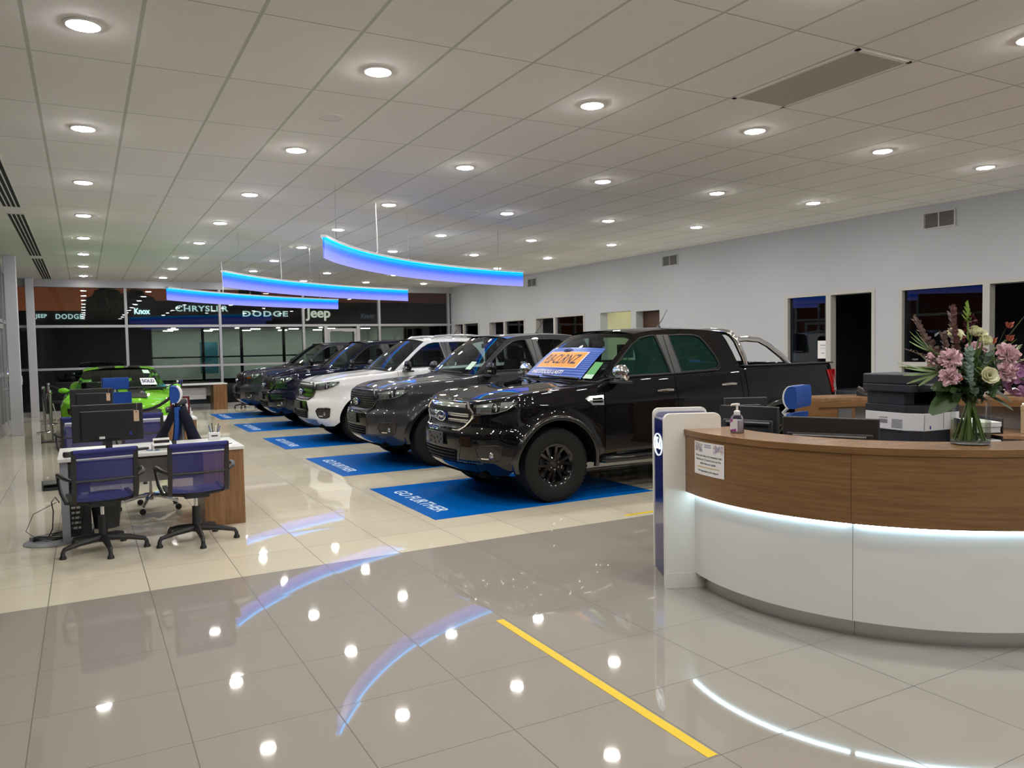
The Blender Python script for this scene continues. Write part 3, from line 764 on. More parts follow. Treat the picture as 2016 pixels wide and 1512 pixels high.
    # roof, windscreen, rear window
    top = [(2.11,1.735),(2.18,1.752),(2.25,1.762),(2.37,1.774),(2.5,1.782),(2.65,1.787),(2.8,1.788),(2.95,1.786),(3.1,1.780),(3.2,1.773),(3.3,1.762),(3.42,1.735)]
    rz = [(2.0,1.765),(2.15,1.792),(2.3,1.806),(2.7,1.820),(3.1,1.815),(3.42,1.785)]
    rows = []
    for x, z in top:
        ye = gy(x, z); fade = max(0, 1-(x-2.11)/.3); fb = max(0, (x-3.2)/.22)
        rows.append([(x - .10*(1-(k/8-1)**2)*fade + .05*(1-(k/8-1)**2)*fb, ye*(k/8-1), z + (tab(rz, x)-z)*(1-abs(k/8-1)**2.8)) for k in range(17)])
    MB().grid(rows).build('roof', pm, root, angle=50)
    rows = []
    for j in range(9):
        t_ = j/8; x = lerp(1.47, 2.11, t_); z = lerp(1.215, 1.735, t_) + .03*sin(PI*t_); y = lerp(.80, gy(2.11, 1.735), t_); b = lerp(.21, .10, t_); cz = lerp(.02, .03, t_)
        rows.append([(x - b*(1-(k/8-1)**2), y*(k/8-1), z + cz*(1-abs(k/8-1)**2.5)) for k in range(17)])
    ws = MB().grid(rows).build('windscreen', car_glass, root)
    def wsP(u, v, w=0):    # u across -1..1, v up 0..1
        t_ = v; x = lerp(1.47, 2.11, t_); z = lerp(1.215, 1.735, t_) + .03*sin(PI*t_); y = lerp(.80, gy(2.11, 1.735), t_); b = lerp(.21, .10, t_); cz = lerp(.02, .03, t_)
        return (x - b*(1-u*u) - w*.7, y*u, z + cz*(1-abs(u)**2.5) + w*.7)
    MB().tube([wsP(k/8-1, 0.0, .004) for k in range(17)], .014, 6).build('windscreen_seal', black_pl, ws)
    MB().grid([[(1.50 - .20*(1-q*q), .84*q, 1.215+.012) for q in [k/8-1 for k in range(17)]], [(1.42 - .20*(1-q*q), .78*q, 1.19+.025*(1-q*q)) for q in [k/8-1 for k in range(17)]]]).build('cowl', black_pl, root)
    for y0, y1 in ((-.62, -.02), (.02, .60)):
        MB().tube([wsP(y0/.8, .02, .03), wsP((y0+y1)/1.6, .03, .035), wsP(y1/.8, .055, .03)], [.012, .010, .007], 6).build('wiper', black_pl, root)
    rows = [[(3.42+.05*(1-(k/8-1)**2), gy(3.42, 1.735)*(k/8-1), lerp(1.735, tab(rz, 3.42), 1-abs(k/8-1)**2.8)) for k in range(17)], [(3.52+.05*(1-(k/8-1)**2), gy(3.5, 1.34)*(k/8-1), 1.36) for k in range(17)]]
    MB().grid(rows).build('rear_screen', car_glass, root)
    MB().box(3.50, 3.56, -.80, .80, .86, 1.37).build('cab_back', pm, root)
    # shark-fin style whip aerial
    ax_ = 2.95 if grille == 'chrome' else 2.3
    ao = MB().lathe([(0, .03), (.012, .028), (.022, .01), (.032, 0), (.034, -.02)], 14, (3.0, 0, 1.828)).build('antenna', black_pl, root)
    MB().tube([(3.0, 0, 1.855), (3.055, 0, 1.92), (3.14, 0, 2.05)], [.006, .005, .003], 6).build('antenna_mast', black_pl, ao)
    # load bed
    mb = MB().box(3.60, 5.14, -.74, .74, .80, .86).box(3.58, 3.62, -.8, .8, .8, 1.33).box(3.6, 5.14, -.80, -.74, .8, 1.33).box(3.6, 5.14, .74, .80, .8, 1.33)
    mb.build('bed_liner', matt_black, root)
    for sgn in (-1, 1): MB().box(3.62, 5.18, sgn*.76, sgn*.845, 1.328, 1.345).build('bed_rail', black_pl, root, .004)
    MB().box(5.14, 5.22, -.76, .76, .66, 1.335).build('tailgate', pm, root, .01)
    MB().box(5.2, 5.36, -.86, .86, .48, .66).build('rear_bumper', black_sh if grille != 'chrome' else chrome, root, .03)
    for sgn in (-1, 1):
        def TP(x, z, off): p = B.pt(('x', min(x, 5.24)), z); return (x, sgn*(p[1]+off), z)
        tl = patch(MB(), TP, [(5.06, .96), (5.245, .96)], [(5.03, 1.25), (5.245, 1.25)], 6, 6, .012).build('tail_light', tail_red, root)
        patch(MB(), TP, [(5.10, .975), (5.235, .975)], [(5.09, 1.07), (5.235, 1.07)], 4, 3, .016).build('reversing_lens', lamp_clear, tl)
        MB().box(5.235, 5.25, sgn*.70, sgn*.82, .96, 1.25).build('tail_light', tail_red, root)
    # arches, side steps, underbody
    for sgn in (-1, 1):
        for c0 in (.905, 4.125):
            cs = [B.col(x) for x in arch(c0)]
            a = [B.pt(c, B.zlow(c)) for c in cs]
            mb = MB().grid([[(x, sgn*(y+.004), z) for x, y, z in a], [(x, sgn*max(.45, y-.30), z) for x, y, z in a]])
            mb.build('wheel_arch_liner', matt_black, root)
            if flares:
                def ring(r, off):
                    o_ = []
                    for an in range(-6, 187, 6):
                        x = c0 - r*cos(math.radians(an)); z = R_T + r*sin(math.radians(an)); c = B.col(max(.05, x)); p = B.pt(c, z, off); o_.append((p[0], sgn*p[1], p[2]))
                    return o_
                MB().grid([ring(.470, -.03), ring(.470, .008), ring(.480, .014), ring(.520, .010), ring(.530, -.004)]).build('wheel_flare', flare_m if trimcol is None else trimcol, root, angle=60)
        m2 = MB().tube([(1.42, sgn*.80, .40), (1.50, sgn*.93, .40), (1.7, sgn*.95, .40), (3.3, sgn*.95, .40), (3.48, sgn*.93, .40), (3.56, sgn*.80, .40)], .04, 10)
        m2.build('side_step', black_sh, root)
    MB().box(.45, 5.1, -.55, .55, .32, .60).box(1.40, 3.62, -.88, .88, .42, .52).box(.2, .5, -.62, .62, .28, .6).build('underbody', matt_black, root)
    MB().tube([(.905, -.7, .36), (.905, .7, .36)], .04, 8).tube([(4.125, -.7, .38), (4.125, .7, .38)], .055, 8).build('axle', matt_black, root)
    for wx in (.905, 4.125):
        for sgn in (-1, 1): wheel(root, wx, sgn*.785, sgn, rim or rim_black)
    # cabin
    MB().box(1.50, 3.45, -.78, .78, .5, .62).box(1.5, 1.56, -.76, .76, .6, 1.18).build('cabin_floor', seat_m, root)
    MB().prism([(1.45,.85),(1.50,1.17),(1.70,1.19),(1.86,1.15),(1.90,1.0),(1.84,.85)], -.74, .74).build('dashboard', mat('dashboard', (.02,.02,.022), .6), root)
    sw = MB().tube([(1.98+.05*sin(2*PI*k/20), .37+.18*cos(2*PI*k/20), 1.12+.16*sin(2*PI*k/20)) for k in range(20)], .014, 6, True).tube([(1.86,.37,1.08),(1.99,.37,1.12)], .03, 8).tube([(1.98,.2,1.12),(1.98,.54,1.12)], .014, 6)
    sw.build('steering_wheel', black_pl, root)
    for y in (-.37, .37):
        s_ = MB().prism([(2.15,.80),(2.62,.78),(2.66,.90),(2.16,.95)], y-.24, y+.24).prism([(2.56,.88),(2.72,1.42),(2.80,1.42),(2.72,.86)], y-.22, y+.22).build('front_seat', seat_m, root, .03)
        MB().box(2.715, 2.79, y-.125, y+.125, 1.45, 1.62).tube([(2.75, y-.05, 1.40), (2.75, y-.05, 1.46)], .008, 6).tube([(2.75, y+.05, 1.40), (2.75, y+.05, 1.46)], .008, 6).build('headrest', seat_m, s_, .03)
    s_ = MB().prism([(2.95,.80),(3.35,.78),(3.38,.92),(2.96,.95)], -.66, .66).prism([(3.28,.88),(3.38,1.38),(3.44,1.38),(3.42,.86)], -.66, .66).build('rear_seat', seat_m, root, .03)
    for y in (-.42, .42): MB().box(3.37, 3.44, y-.12, y+.12, 1.39, 1.53).build('headrest', seat_m, s_, .03)
    MB().box(2.06, 2.10, -.10, .10, 1.60, 1.67).tube([(2.06, 0, 1.66), (2.04, 0, 1.74)], .008, 5).build('rear_view_mirror', black_pl, root)
    # ---- the nose
    F = B.front
    def T(th, z, off): return B.fth(math.radians(th), z, off)
    if grille == 'chrome':
        oct_ = [(-.44,1.045),(.44,1.045),(.56,.95),(.55,.90),(.40,.775),(-.40,.775),(-.55,.90),(-.56,.95)]
        patch(MB(), F, [(-.545,.92),(-.40,.785),(.40,.785),(.545,.92)], [(-.55,.94),(-.43,1.035),(.43,1.035),(.55,.94)], 24, 6, .004).build('grille', dark_grille, root)
        g_o = bpy.context.scene.objects[-1] if 0 else None
        go = outline(MB(), F, oct_, .017, .014).build('grille_surround', chrome, root)
        patch(MB(), F, [(-.455,1.0),(.455,1.0)], [(-.42,1.04),(.42,1.04)], 20, 2, .022).build('grille_lip', chrome, go)
        for z0 in (.865, .925):
            outline(MB(), F, [(-.50, z0-.012), (-.13, z0-.012), (-.13, z0+.012), (-.50, z0+.012)], .006, .018).build('grille_bar', chrome, go)
            outline(MB(), F, [(.13, z0-.012), (.50, z0-.012), (.50, z0+.012), (.13, z0+.012)], .006, .018).build('grille_bar', chrome, go)
            patch(MB(), F, [(-.50, z0-.010), (-.13, z0-.010)], [(-.50, z0+.010), (-.13, z0+.010)], 6, 1, .014).build('grille_bar', steel, go)
            patch(MB(), F, [(.13, z0-.010), (.50, z0-.010)], [(.13, z0+.010), (.50, z0+.010)], 6, 1, .014).build('grille_bar', steel, go)
        outline(MB(), F, [(-.42, .80), (.42, .80)], .006, .018, closed=False).build('grille_bar', chrome, go)
        e0 = F(0, .895, .02)
        emblem(root, lambda u, v, w=0: (e0[0]-w-.018, e0[1]-u, e0[2]+v), .125, .055, .007)
    else:
        patch(MB(), F, [(-.545,.92),(-.42,.775),(.42,.775),(.545,.92)], [(-.55,.94),(-.45,1.045),(.45,1.045),(.55,.94)], 24, 6, .006).build('grille', dark_grille, root)
        gm_ = flare_m
        go = outline(MB(), F, [(-.45,1.05),(.45,1.05),(.56,.95),(.55,.90),(.42,.77),(-.42,.77),(-.55,.90),(-.56,.95)], .014, .010).build('grille_surround', gm_, root)
        if grille == 'mesh':
            mb = MB()
            for r_ in range(8):
                z0 = .80 + r_*.031; hw = .40 if r_ < 1 else (.46 if r_ < 2 else .50); mb2 = outline(mb, F, [(-hw, z0), (hw, z0)], .0045, .014, closed=False)
                for k in range(-11, 12):
                    yv = (k + .5*(r_ % 2))*.042
                    if abs(yv) < hw-.02: mb.tube([F(yv, z0, .014), F(yv, z0+.031, .014)], .0045, 4)
            mb.build('grille_mesh', mat('grille_mesh', (.04, .04, .045), .3, .3), go)
        else:
            for z0 in (.845, .93):
                patch(MB(), F, [(-.50, z0-.02), (-.12, z0-.02)], [(-.50, z0+.02), (-.12, z0+.02)], 8, 2, .024).build('grille_bar', gm_, go)
                patch(MB(), F, [(.12, z0-.02), (.50, z0-.02)], [(.12, z0+.02), (.50, z0+.02)], 8, 2, .024).build('grille_bar', gm_, go)
        e0 = F(0, .895, .02)
        emblem(root, lambda u, v, w=0: (e0[0]-w-.018, e0[1]-u, e0[2]+v), .105, .048, .006)
    for sgn in (-1, 1):
        def H(th, z, off, s_=sgn): return B.fth(math.radians(th)*s_, z, off)
        bot = [(34,.925),(45,.935),(56,.950),(66,.985),(75,1.045)]; top = [(32.5,1.035),(43,1.06),(55,1.07),(66,1.076),(76,1.080)]
        hl = patch(MB(), H, bot, top, 16, 6, .004).build('headlight', lamp_house, root)
        patch(MB(), H, [(36,.945),(51,.955)], [(35,1.03),(51,1.058)], 6, 4, .008).build('reflector', lamp_clear, hl)
        patch(MB(), H, [(59,.975),(70,1.03)], [(59,1.064),(71,1.07)], 5, 4, .008).build('reflector', lamp_clear, hl)
        if amberlamp: patch(MB(), H, [(40,.95),(50,.955)], [(40,.99),(50,.995)], 4, 2, .012).build('indicator', amber, hl)
        c = H(55, 1.008, -.012); MB().sphere(c, .036, 10).build('projector_lens', mat('projector_lens', (.5, .52, .55), .03, .9), hl)
        MB().lathe([(.036, -.012), (.044, -.018), (.046, -.008), (.040, 0)], 20, (c[0]-.006, c[1], c[2]), axis='x').build('lens_ring', chrome, hl)
        outline(MB(), H, [(34.5,.932),(45,.943),(56,.958),(66,.992),(74,1.045)], .006, .010, step=2, closed=False).build('lamp_trim', lamp_clear, hl)
        patch(MB(), H, bot, top, 16, 6, .024).build('lens_cover', win_glass, hl)
        # fog lamp recess
        fb = [(42,.50),(45,.46),(56,.455),(62,.48)]; ft = [(40,.58),(44,.625),(57,.635),(64,.625)]
        fo = patch(MB(), H, fb, ft, 12, 5, .004).build('fog_lamp_recess', black_sh, root)
        outline(MB(), H, fb + ft[::-1], .007, .006, step=2).build('recess_rim', flare_m, fo)
        c = H(54, .53, .0); MB().lathe([(0, -.014), (.03, -.012), (.036, -.004), (.036, .01)], 18, c, axis='x').build('fog_lamp', lamp_clear, fo)
        patch(MB(), H, [(45,.49),(52,.488)], [(45,.50),(52,.498)], 4, 1, .012).build('chrome_strip', chrome, fo)
    # bumper centre
    patch(MB(), F, [(-.40,.47),(-.36,.44),(.36,.44),(.40,.47)], [(-.46,.60),(-.42,.745),(.42,.745),(.46,.60)], 20, 8, .003).build('bumper_insert', black_sh, root)
    lg = patch(MB(), F, [(-.36,.47),(-.34,.445),(.34,.445),(.36,.47)], [(-.40,.555),(-.38,.57),(.38,.57),(.40,.555)], 16, 4, .007).build('lower_grille', matt_black, root)
    for z0 in (.48, .515, .55): outline(MB(), F, [(-.36, z0), (.36, z0)], .004, .011, closed=False).build('grille_slat', dark_grille, lg)
    pl = MB(); e0 = F(0, .66, .012)
    pl.box(e0[0]-.014, e0[0]-.004, -.19, .19, .595, .735)
    po = pl.build('number_plate_holder', plate_m, root, .004)
    mb = MB()
    for (yy_, zz_) in ((-.14,.71),(.14,.71),(-.06,.675),(.02,.655),(.10,.675),(-.10,.63),(.0,.615),(.12,.625),(-.15,.66)): mb.box(e0[0]-.0155, e0[0]-.0138, yy_-.010, yy_+.010, zz_-.012, zz_+.012)
    mb.build('holder_slots', matt_black, po)
    patch(MB(), F, [(-.52,.315),(.52,.315)], [(-.60,.425),(.60,.425)], 20, 3, .008).build('skid_plate', skid or pm, root)
    MB().grid([[F(y, .33, -.03) for y in [k*.08-.64 for k in range(17)]], [(lambda p: (p[0]+.10, p[1], .255))(F(y, .30, -.03)) for y in [k*.08-.64 for k in range(17)]], [(lambda p: (p[0]+.30, p[1], .25))(F(y, .30, -.03)) for y in [k*.08-.64 for k in range(17)]]]).build('air_dam', black_pl, root)
    # side vents, mirrors
    for sgn in (-1, 1):
        def SP(x, z, off): c = ('x', x); p = B.pt(c, z); return (x, sgn*(p[1]+off), z)
        vo = patch(MB(), SP, [(1.27,1.05),(1.34,.99),(1.485,.985)], [(1.25,1.06),(1.30,1.085),(1.49,1.09)], 8, 3, .010).build('fender_vent', chrome if grille == 'chrome' else black_sh, root)
        patch(MB(), SP, [(1.345,1.015),(1.47,1.010)], [(1.345,1.035),(1.47,1.032)], 4, 1, .014).build('vent_slot', matt_black, vo)
        patch(MB(), SP, [(1.345,1.047),(1.47,1.044)], [(1.345,1.066),(1.47,1.066)], 4, 1, .014).build('vent_slot', matt_black, vo)
        my = sgn*1.0; mc = mirror_m or (chrome if grille == 'chrome' else black_sh)
        mo = MB()
        sec = [(1.62, .04, .055), (1.60, .075, .085), (1.61, .105, .10), (1.66, .115, .105), (1.70, .11, .10)]
        def msec(y, sx, sz, cz_): return [(1.655 + sx*cos(2*PI*k/16)*(.75 if cos(2*PI*k/16) < 0 else .55), y, cz_ + sz*sin(2*PI*k/16)) for k in range(16)]
        rows = [msec(sgn*.885, .02, .045, 1.30), msec(sgn*.90, .055, .08, 1.30), msec(sgn*.95, .075, .098, 1.305), msec(sgn*1.03, .08, .10, 1.31), msec(sgn*1.10, .07, .088, 1.31), msec(sgn*1.135, .04, .06, 1.31), msec(sgn*1.142, .01, .02, 1.31)]
        mm = MB().grid(rows, True); m_ob = mm.build('side_mirror', mc, root)
        MB().box(1.585, 1.73, min(sgn*.90, sgn*1.12), max(sgn*.90, sgn*1.12), 1.205, 1.235).tube([(1.66, sgn*.80, 1.255), (1.66, sgn*.90, 1.24), (1.66, sgn*.96, 1.23)], .03, 8).build('mirror_base', black_pl, m_ob, .008)
        patch(MB(), lambda x, z, off: (x - off, sgn*z, 1.285), [(1.597, 1.0), (1.60, 1.125)], [(1.597, 1.0), (1.60, 1.125)], 1, 1, .0) if 0 else None
        MB().box(1.588, 1.60, min(sgn*1.0, sgn*1.12), max(sgn*1.0, sgn*1.12), 1.27, 1.295).build('turn_signal', lamp_clear, m_ob, .003)
        if grille == 'chrome': MB().tube([(1.505, sgn*(gy(1.5,1.22)+.0), 1.225), (1.64, sgn*(gy(1.6,1.26)+.012), 1.262), (2.5, sgn*(gy(2.5,1.28)+.012), 1.282), (3.2, sgn*(gy(3.2,1.30)+.012), 1.302), (3.27, sgn*(gy(3.27,1.35)+.010), 1.35)], .006, 5).build('belt_strip', mat('belt_grey', (.08,.08,.09), .3, .5), root)
    # sports bar
    if sport:
        sm = chrome if sport == 'chrome' else sport
        so = MB()
        for sgn in (-1, 1):
            y = sgn*.775
            so.tube([(3.70, y, 1.335), (3.66, y, 1.45), (3.60, sgn*.72, 1.64), (3.56, sgn*.68, 1.715), (3.53, sgn*.62, 1.75)], [.034, .036, .038, .038, .034], 12)
            so.tube([(3.60, sgn*.72, 1.655), (3.78, sgn*.70, 1.662), (3.98, sgn*.71, 1.645), (4.12, sgn*.73, 1.58), (4.32, sgn*.76, 1.44), (4.44, y, 1.335)], .034, 12)
        so.tube([(3.54, -.64, 1.745), (3.53, -.4, 1.765), (3.53, .4, 1.765), (3.54, .64, 1.745)], .036, 12)
        so.build('sports_bar', sm, root, angle=60)
    if rails:
        for sgn in (-1, 1):
            MB().tube([(2.28, sgn*.60, 1.785), (2.36, sgn*.60, 1.83), (2.6, sgn*.60, 1.845), (3.1, sgn*.60, 1.84), (3.30, sgn*.60, 1.82), (3.36, sgn*.60, 1.78)], [.016, .02, .02, .02, .02, .016], 8).build('roof_rail', mat('rail_silver', (.6,.6,.62), .25, .5), root)
    return root, wsP
# ------------------------------------------------------------------ the row of pickups
car1, wsP = pickup('pickup_truck', 'nearest pickup truck, gloss black with chrome grille and orange plate banner on its windscreen', (3.34, CY[0], 0), paint_black, 'chrome', sport='chrome', trimcol=flare_m)
pickup('pickup_truck', 'dark grey pickup truck with a black mesh grille, second from the front', (3.34, CY[1], 0), paint_grey, 'mesh', sport=None)
pickup('pickup_truck', 'white pickup truck with dark grille and silver roof rails', (3.34, CY[2], 0), paint_white, 'bars', rim=rim_dark, sport=black_sh, rails=True, flares=False, skid=skid_m)
pickup('pickup_truck', 'black pickup truck parked just behind the white one', (3.34, CY[3], 0), paint_navy, 'bars', sport=None)
pickup('pickup_truck', 'farthest pickup truck, dark graphite with amber lamp reflections', (3.34, CY[4], 0), paint_graphite, 'bars', sport=None, amberlamp=True)

# banner on the windscreen of the nearest truck
banner_blue = mat('banner_blue', (.03, .08, .42), .35); banner_or = mat('banner_orange', (.85, .36, .06), .5); banner_ink = mat('banner_ink', (.02, .02, .08), .5)
bn = thing('windscreen_banner', 'blue banner with an orange PL8-CLRNZ plate lying on the nearest windscreen', 'banner', (3.34, CY[0], 0))
def BP(u, v, w=0): return wsP(-u*.78, .03 + v*.58, .012 + w)     # u -1..1 left to right as read, v 0..1 up
rows = [[BP(u/12-1, v/6) for v in range(7)] for u in range(25)]
MB().grid(rows).build('sheet', banner_blue, bn)
mb = MB()
for v in (.06, .14, .22, .88, .94): mb.grid([[BP(u/12-1, v, .002), BP(u/12-1, v+.025, .002)] for u in range(25)])
for v in [.3+.06*k for k in range(10)]:
    mb.grid([[BP(u/12, v, .002), BP(u/12, v+.02, .002)] for u in range(9, 13)]).grid([[BP(-u/12, v, .002), BP(-u/12, v+.02, .002)] for u in range(9, 13)])
mb.build('stripes', mat('banner_light_blue', (.12, .25, .72), .4), bn)
MB().grid([[BP(.72*(u/12-1), v, .003) for v in (.30, .5, .7, .84)] for u in range(25)]).build('plate_border', mat('banner_border', (.75, .75, .9), .5), bn)
MB().grid([[BP(.69*(u/12-1), v, .004) for v in (.32, .5, .7, .82)] for u in range(25)]).build('plate', banner_or, bn)
text('lettering', 'PL8-CLRNZ', banner_ink, lambda a, b, c: BP(a, .565+b, .006+c), bn, size=.43, wx=.52, bold=.004, spacing=1.08)
text('lettering', 'WHILE STOCKS LAST!', white_pl, lambda a, b, c: BP(a-.08, .16+b, .006+c), bn, size=.15, wx=.80, bold=.004)
MB().tube([BP(.16*cos(2*PI*k/24), .88+.055*sin(2*PI*k/24), .006) for k in range(24)], .003, 5, True).build('oval_badge', banner_ink, bn)
ford_strokes(lambda x, y: BP(x*.15, .875 + y*.09, .007), MB(), .003).build('badge_lettering', banner_ink, bn)
g1 = thing('windscreen_sticker', 'green and white sticker low on the nearest windscreen beside the banner', 'sticker', (3.34, CY[0], 0))
MB().grid([[wsP(-.93, .10, .01), wsP(-.93, .34, .01)], [wsP(-.80, .10, .01), wsP(-.80, .34, .01)]]).build('label', mat('sticker_green', (.10, .38, .12), .5), g1)
MB().grid([[wsP(-.93, .05, .011), wsP(-.93, .12, .011)], [wsP(-.80, .05, .011), wsP(-.80, .12, .011)]]).build('label_edge', mat('sticker_pale', (.55, .75, .6), .5), g1)
g1 = thing('windscreen_sticker', 'pale green sticker on the windscreen of the dark grey pickup', 'sticker', (3.34, CY[1], 0))
MB().grid([[wsP(-.86, .12, .01), wsP(-.86, .30, .01)], [wsP(-.74, .12, .01), wsP(-.74, .30, .01)]]).build('label', mat('sticker_pale', (.55, .75, .6), .5), g1)

# ------------------------------------------------------------------ coupe
def coupe(name, label, loc, rz, pm, stripes=True, signs=True):
    root = thing(name, label, 'car', loc, rz)
    B = Body(ax=.85, L=4.78, rx=4.4, wheels=(.88, 3.60), R=.345, ra=.39, flare=.035, curl=.05,
        x0=[(.15,.2),(.25,.05),(.4,.0),(.55,.0),(.66,.03),(.74,.09),(.82,.2),(1,.3)],
        W=[(.15,.86),(.3,.92),(.5,.955),(.7,.955),(.82,.93),(.92,.88),(1.05,.84)],
        taper=[(.85,1.0),(2.4,.98),(3.6,1.01),(4.8,.97)],
        sill=[(0,.17),(.4,.2),(1.3,.22),(3.2,.22),(4.1,.28),(4.8,.32)],
        ztop=[(0,.74),(.25,.775),(.6,.82),(.95,.855),(1.4,.90),(1.8,.93),(2.5,.94),(3.2,.97),(3.8,1.01),(4.4,1.03),(4.8,1.0)])
    def arch(c): return [c + .39*sin(math.radians(a)) for a in (-90, -84, -75, -64, -50, -34, -17, 0, 17, 34, 50, 64, 75, 84, 90)]
    th = math.degrees(B.col(.88-.39)[1])
    cols = [('t', math.radians(a)) for a in (0,4,8,13,18,24,30,36,42,48) if a < th-1] + [B.col(x) for x in arch(.88)] + [B.col(x) for x in (1.35,1.5,1.8,2.1,2.4,2.7,3.0,3.15)] + [B.col(x) for x in arch(3.60)] + [B.col(x) for x in (4.1,4.3,4.45,4.6,4.7,4.78)]
    fr = [B.column(c, shelf=.16) for c in cols]
    MB().grid(list(reversed(mirror_rows(fr)))[:-1] + fr).build('body', pm, root, angle=50)
    zc = [(.12,.775),(.4,.86),(.9,.93),(1.3,.965),(1.7,.99),(2,1.0)]
    rows = []
    for c, q_ in zip(cols, fr):
        e = q_[-1]
        if e[0] > 1.6: continue
        Y = max(0, e[1]-.003); rows.append([(e[0], (k/8-1)*Y, e[2] + max(0, tab(zc, e[0])-e[2])*(1-abs(k/8-1)**2.4)*min(1, Y/.3) + .014*math.exp(-((abs(k/8-1)-.5)/.1)**2)*min(1, Y/.6)) for k in range(17)])
    MB().grid(rows).build('hood', pm, root, angle=50)
    def hz(x, y):
        return tab(zc, x) + .006 - .10*abs(y)**2.2
    for sgn in (-1, 1): MB().box(1.0, 1.06, sgn*.34, sgn*.58, .945, .962).build('hood_vent', matt_black, root)
    def gy(x, z): return .80 - (z-.95)*.52 - .06*max(0, min(1, (1.9-x)/.5))**1.5 - .12*max(0, min(1, (x-3.0)/1.2))**1.5
    outer = [(1.46,.95),(1.7,1.09),(1.95,1.22),(2.15,1.30),(2.4,1.335),(2.7,1.345),(3.0,1.32),(3.4,1.25),(3.8,1.14),(4.25,1.03),(3.6,.95),(2.5,.92)]
    w1 = [(1.75,.99),(1.95,1.12),(2.15,1.22),(2.3,1.27),(2.6,1.285),(2.85,1.275),(2.95,1.15),(3.0,1.0)]
    w2 = [(3.1,1.02),(3.05,1.25),(3.25,1.21),(3.5,1.08),(3.4,1.03)]
    for sgn in (-1, 1):
        f = lambda x, z: (x, sgn*gy(x, z), z)
        tri = tessellate_polygon([[Vector((a, b, 0)) for a, b in p] for p in (outer, w1, w2)]); flat = outer + w1 + w2
        MB().add([f(*q) for q in flat], [tuple(t_) for t_ in tri]).build('cabin_frame', pm, root)
        for nm, w in (('side_window', w1), ('quarter_window', w2)):
            tri = tessellate_polygon([[Vector((a, b, 0)) for a, b in w]]); MB().add([(x, sgn*(gy(x, z)-.01), z) for x, z in w], [tuple(t_) for t_ in tri]).build(nm, car_glass, root)
    top = [(2.15,1.30),(2.27,1.32),(2.4,1.335),(2.55,1.343),(2.7,1.345),(2.85,1.337),(3.0,1.32)]
    rc = [(2.0,1.325),(2.3,1.372),(2.6,1.385),(3.0,1.365)]
    def roofp(x, q):
        z = tab(top, x); ye = gy(x, z); fade = max(0, 1-(x-2.15)/.3)
        return (x - .10*(1-q*q)*fade, ye*q, z + (tab(rc, x)-z)*(1-abs(q)**2.6))
    MB().grid([[roofp(x, k/8-1) for k in range(17)] for x, z in top]).build('roof', pm, root, angle=50)
    def wsp(u, v, w=0):
        x = lerp(1.48, 2.15, v); z = lerp(.965, 1.30, v) + .02*sin(PI*v); y = lerp(.76, gy(2.15, 1.30), v); b = lerp(.22, .10, v)
        return (x - b*(1-u*u) - w*.45, y*u, z + lerp(.02, .03, v)*(1-abs(u)**2.5) + w*.9)
    MB().grid([[wsp(k/8-1, j/8) for k in range(17)] for j in range(9)]).build('windscreen', car_glass, root)
    sp_ = MB()
    for j in range(17): pass
    MB().tube([wsp(k/8-1, 0, .004) for k in range(17)], .016, 6).build('cowl', black_pl, root)
    MB().grid([[(lerp(3.0, 4.25, v), gy(lerp(3.0, 4.25, v), lerp(1.32, 1.03, v))*(k/8-1), lerp(1.32, 1.03, v) + lerp(.045, .0, v)*(1-abs(k/8-1)**2.6) + .03*sin(PI*v)) for k in range(17)] for v in (0, .2, .4, .6, .8, 1)]).build('rear_screen', car_glass, root)
    MB().grid([[(x, y, 1.035) for y in (-.8, 0, .8)] for x in (4.15, 4.4, 4.74)]).build('boot_lid', pm, root)
    MB().box(4.70, 4.78, -.85, .85, .35, 1.0).build('tail_panel', black_sh, root, .02)
    if stripes:
        for sgn in (-1, 1):
            y0, y1 = sgn*.08, sgn*.36
            ho = MB().grid([[(x, lerp(y0, y1, k/4), hz(x, lerp(y0, y1, k/4)) + .004) for k in range(5)] for x in (.35, .6, .9, 1.1, 1.3)]).build('hood_stripe', black_sh, root)
            rs = MB().grid([[(lambda p: (p[0], p[1], p[2]+.004))(roofp(x, lerp(y0, y1, k/4)/gy(x, tab(top, x)))) for k in range(5)] for x, z in top]).build('roof_stripe', black_sh, root)
    for c0 in (.88, 3.60):
        for sgn in (-1, 1):
            a = [B.pt(B.col(x), B.zlow(B.col(x))) for x in arch(c0)]
            MB().grid([[(x, sgn*(y+.002), z) for x, y, z in a], [(x, sgn*(y-.28), z) for x, y, z in a]]).build('wheel_arch_liner', matt_black, root)
            wheel(root, c0, sgn*.80, sgn, rim_black, .345, .345/R_T)
    MB().box(.3, 4.6, -.60, .60, .16, .4).box(1.3, 3.2, -.86, .86, .2, .3).build('underbody', matt_black, root)
    MB().box(1.5, 4.1, -.74, .74, .4, .5).prism([(1.45,.7),(1.5,.94),(1.8,.96),(1.95,.85),(1.9,.7)], -.7, .7).build('interior', seat_m, root)
    for y in (-.36, .36):
        s_ = MB().prism([(2.25,.5),(2.75,.48),(2.8,.6),(2.28,.62)], y-.24, y+.24).prism([(2.7,.55),(2.95,1.05),(3.03,1.05),(2.86,.55)], y-.23, y+.23).build('seat', seat_m, root, .03)
        MB().box(2.96, 3.04, y-.12, y+.12, 1.06, 1.2).build('headrest', seat_m, s_, .03)
    MB().tube([(2.02+.05*sin(2*PI*k/20), .36+.17*cos(2*PI*k/20), .88+.15*sin(2*PI*k/20)) for k in range(20)], .013, 6, True).build('steering_wheel', black_pl, root)
    F = B.front
    patch(MB(), F, [(-.5,.48),(-.42,.44),(.42,.44),(.5,.48)], [(-.56,.63),(-.5,.66),(.5,.66),(.56,.63)], 20, 4, .006).build('grille', dark_grille, root)
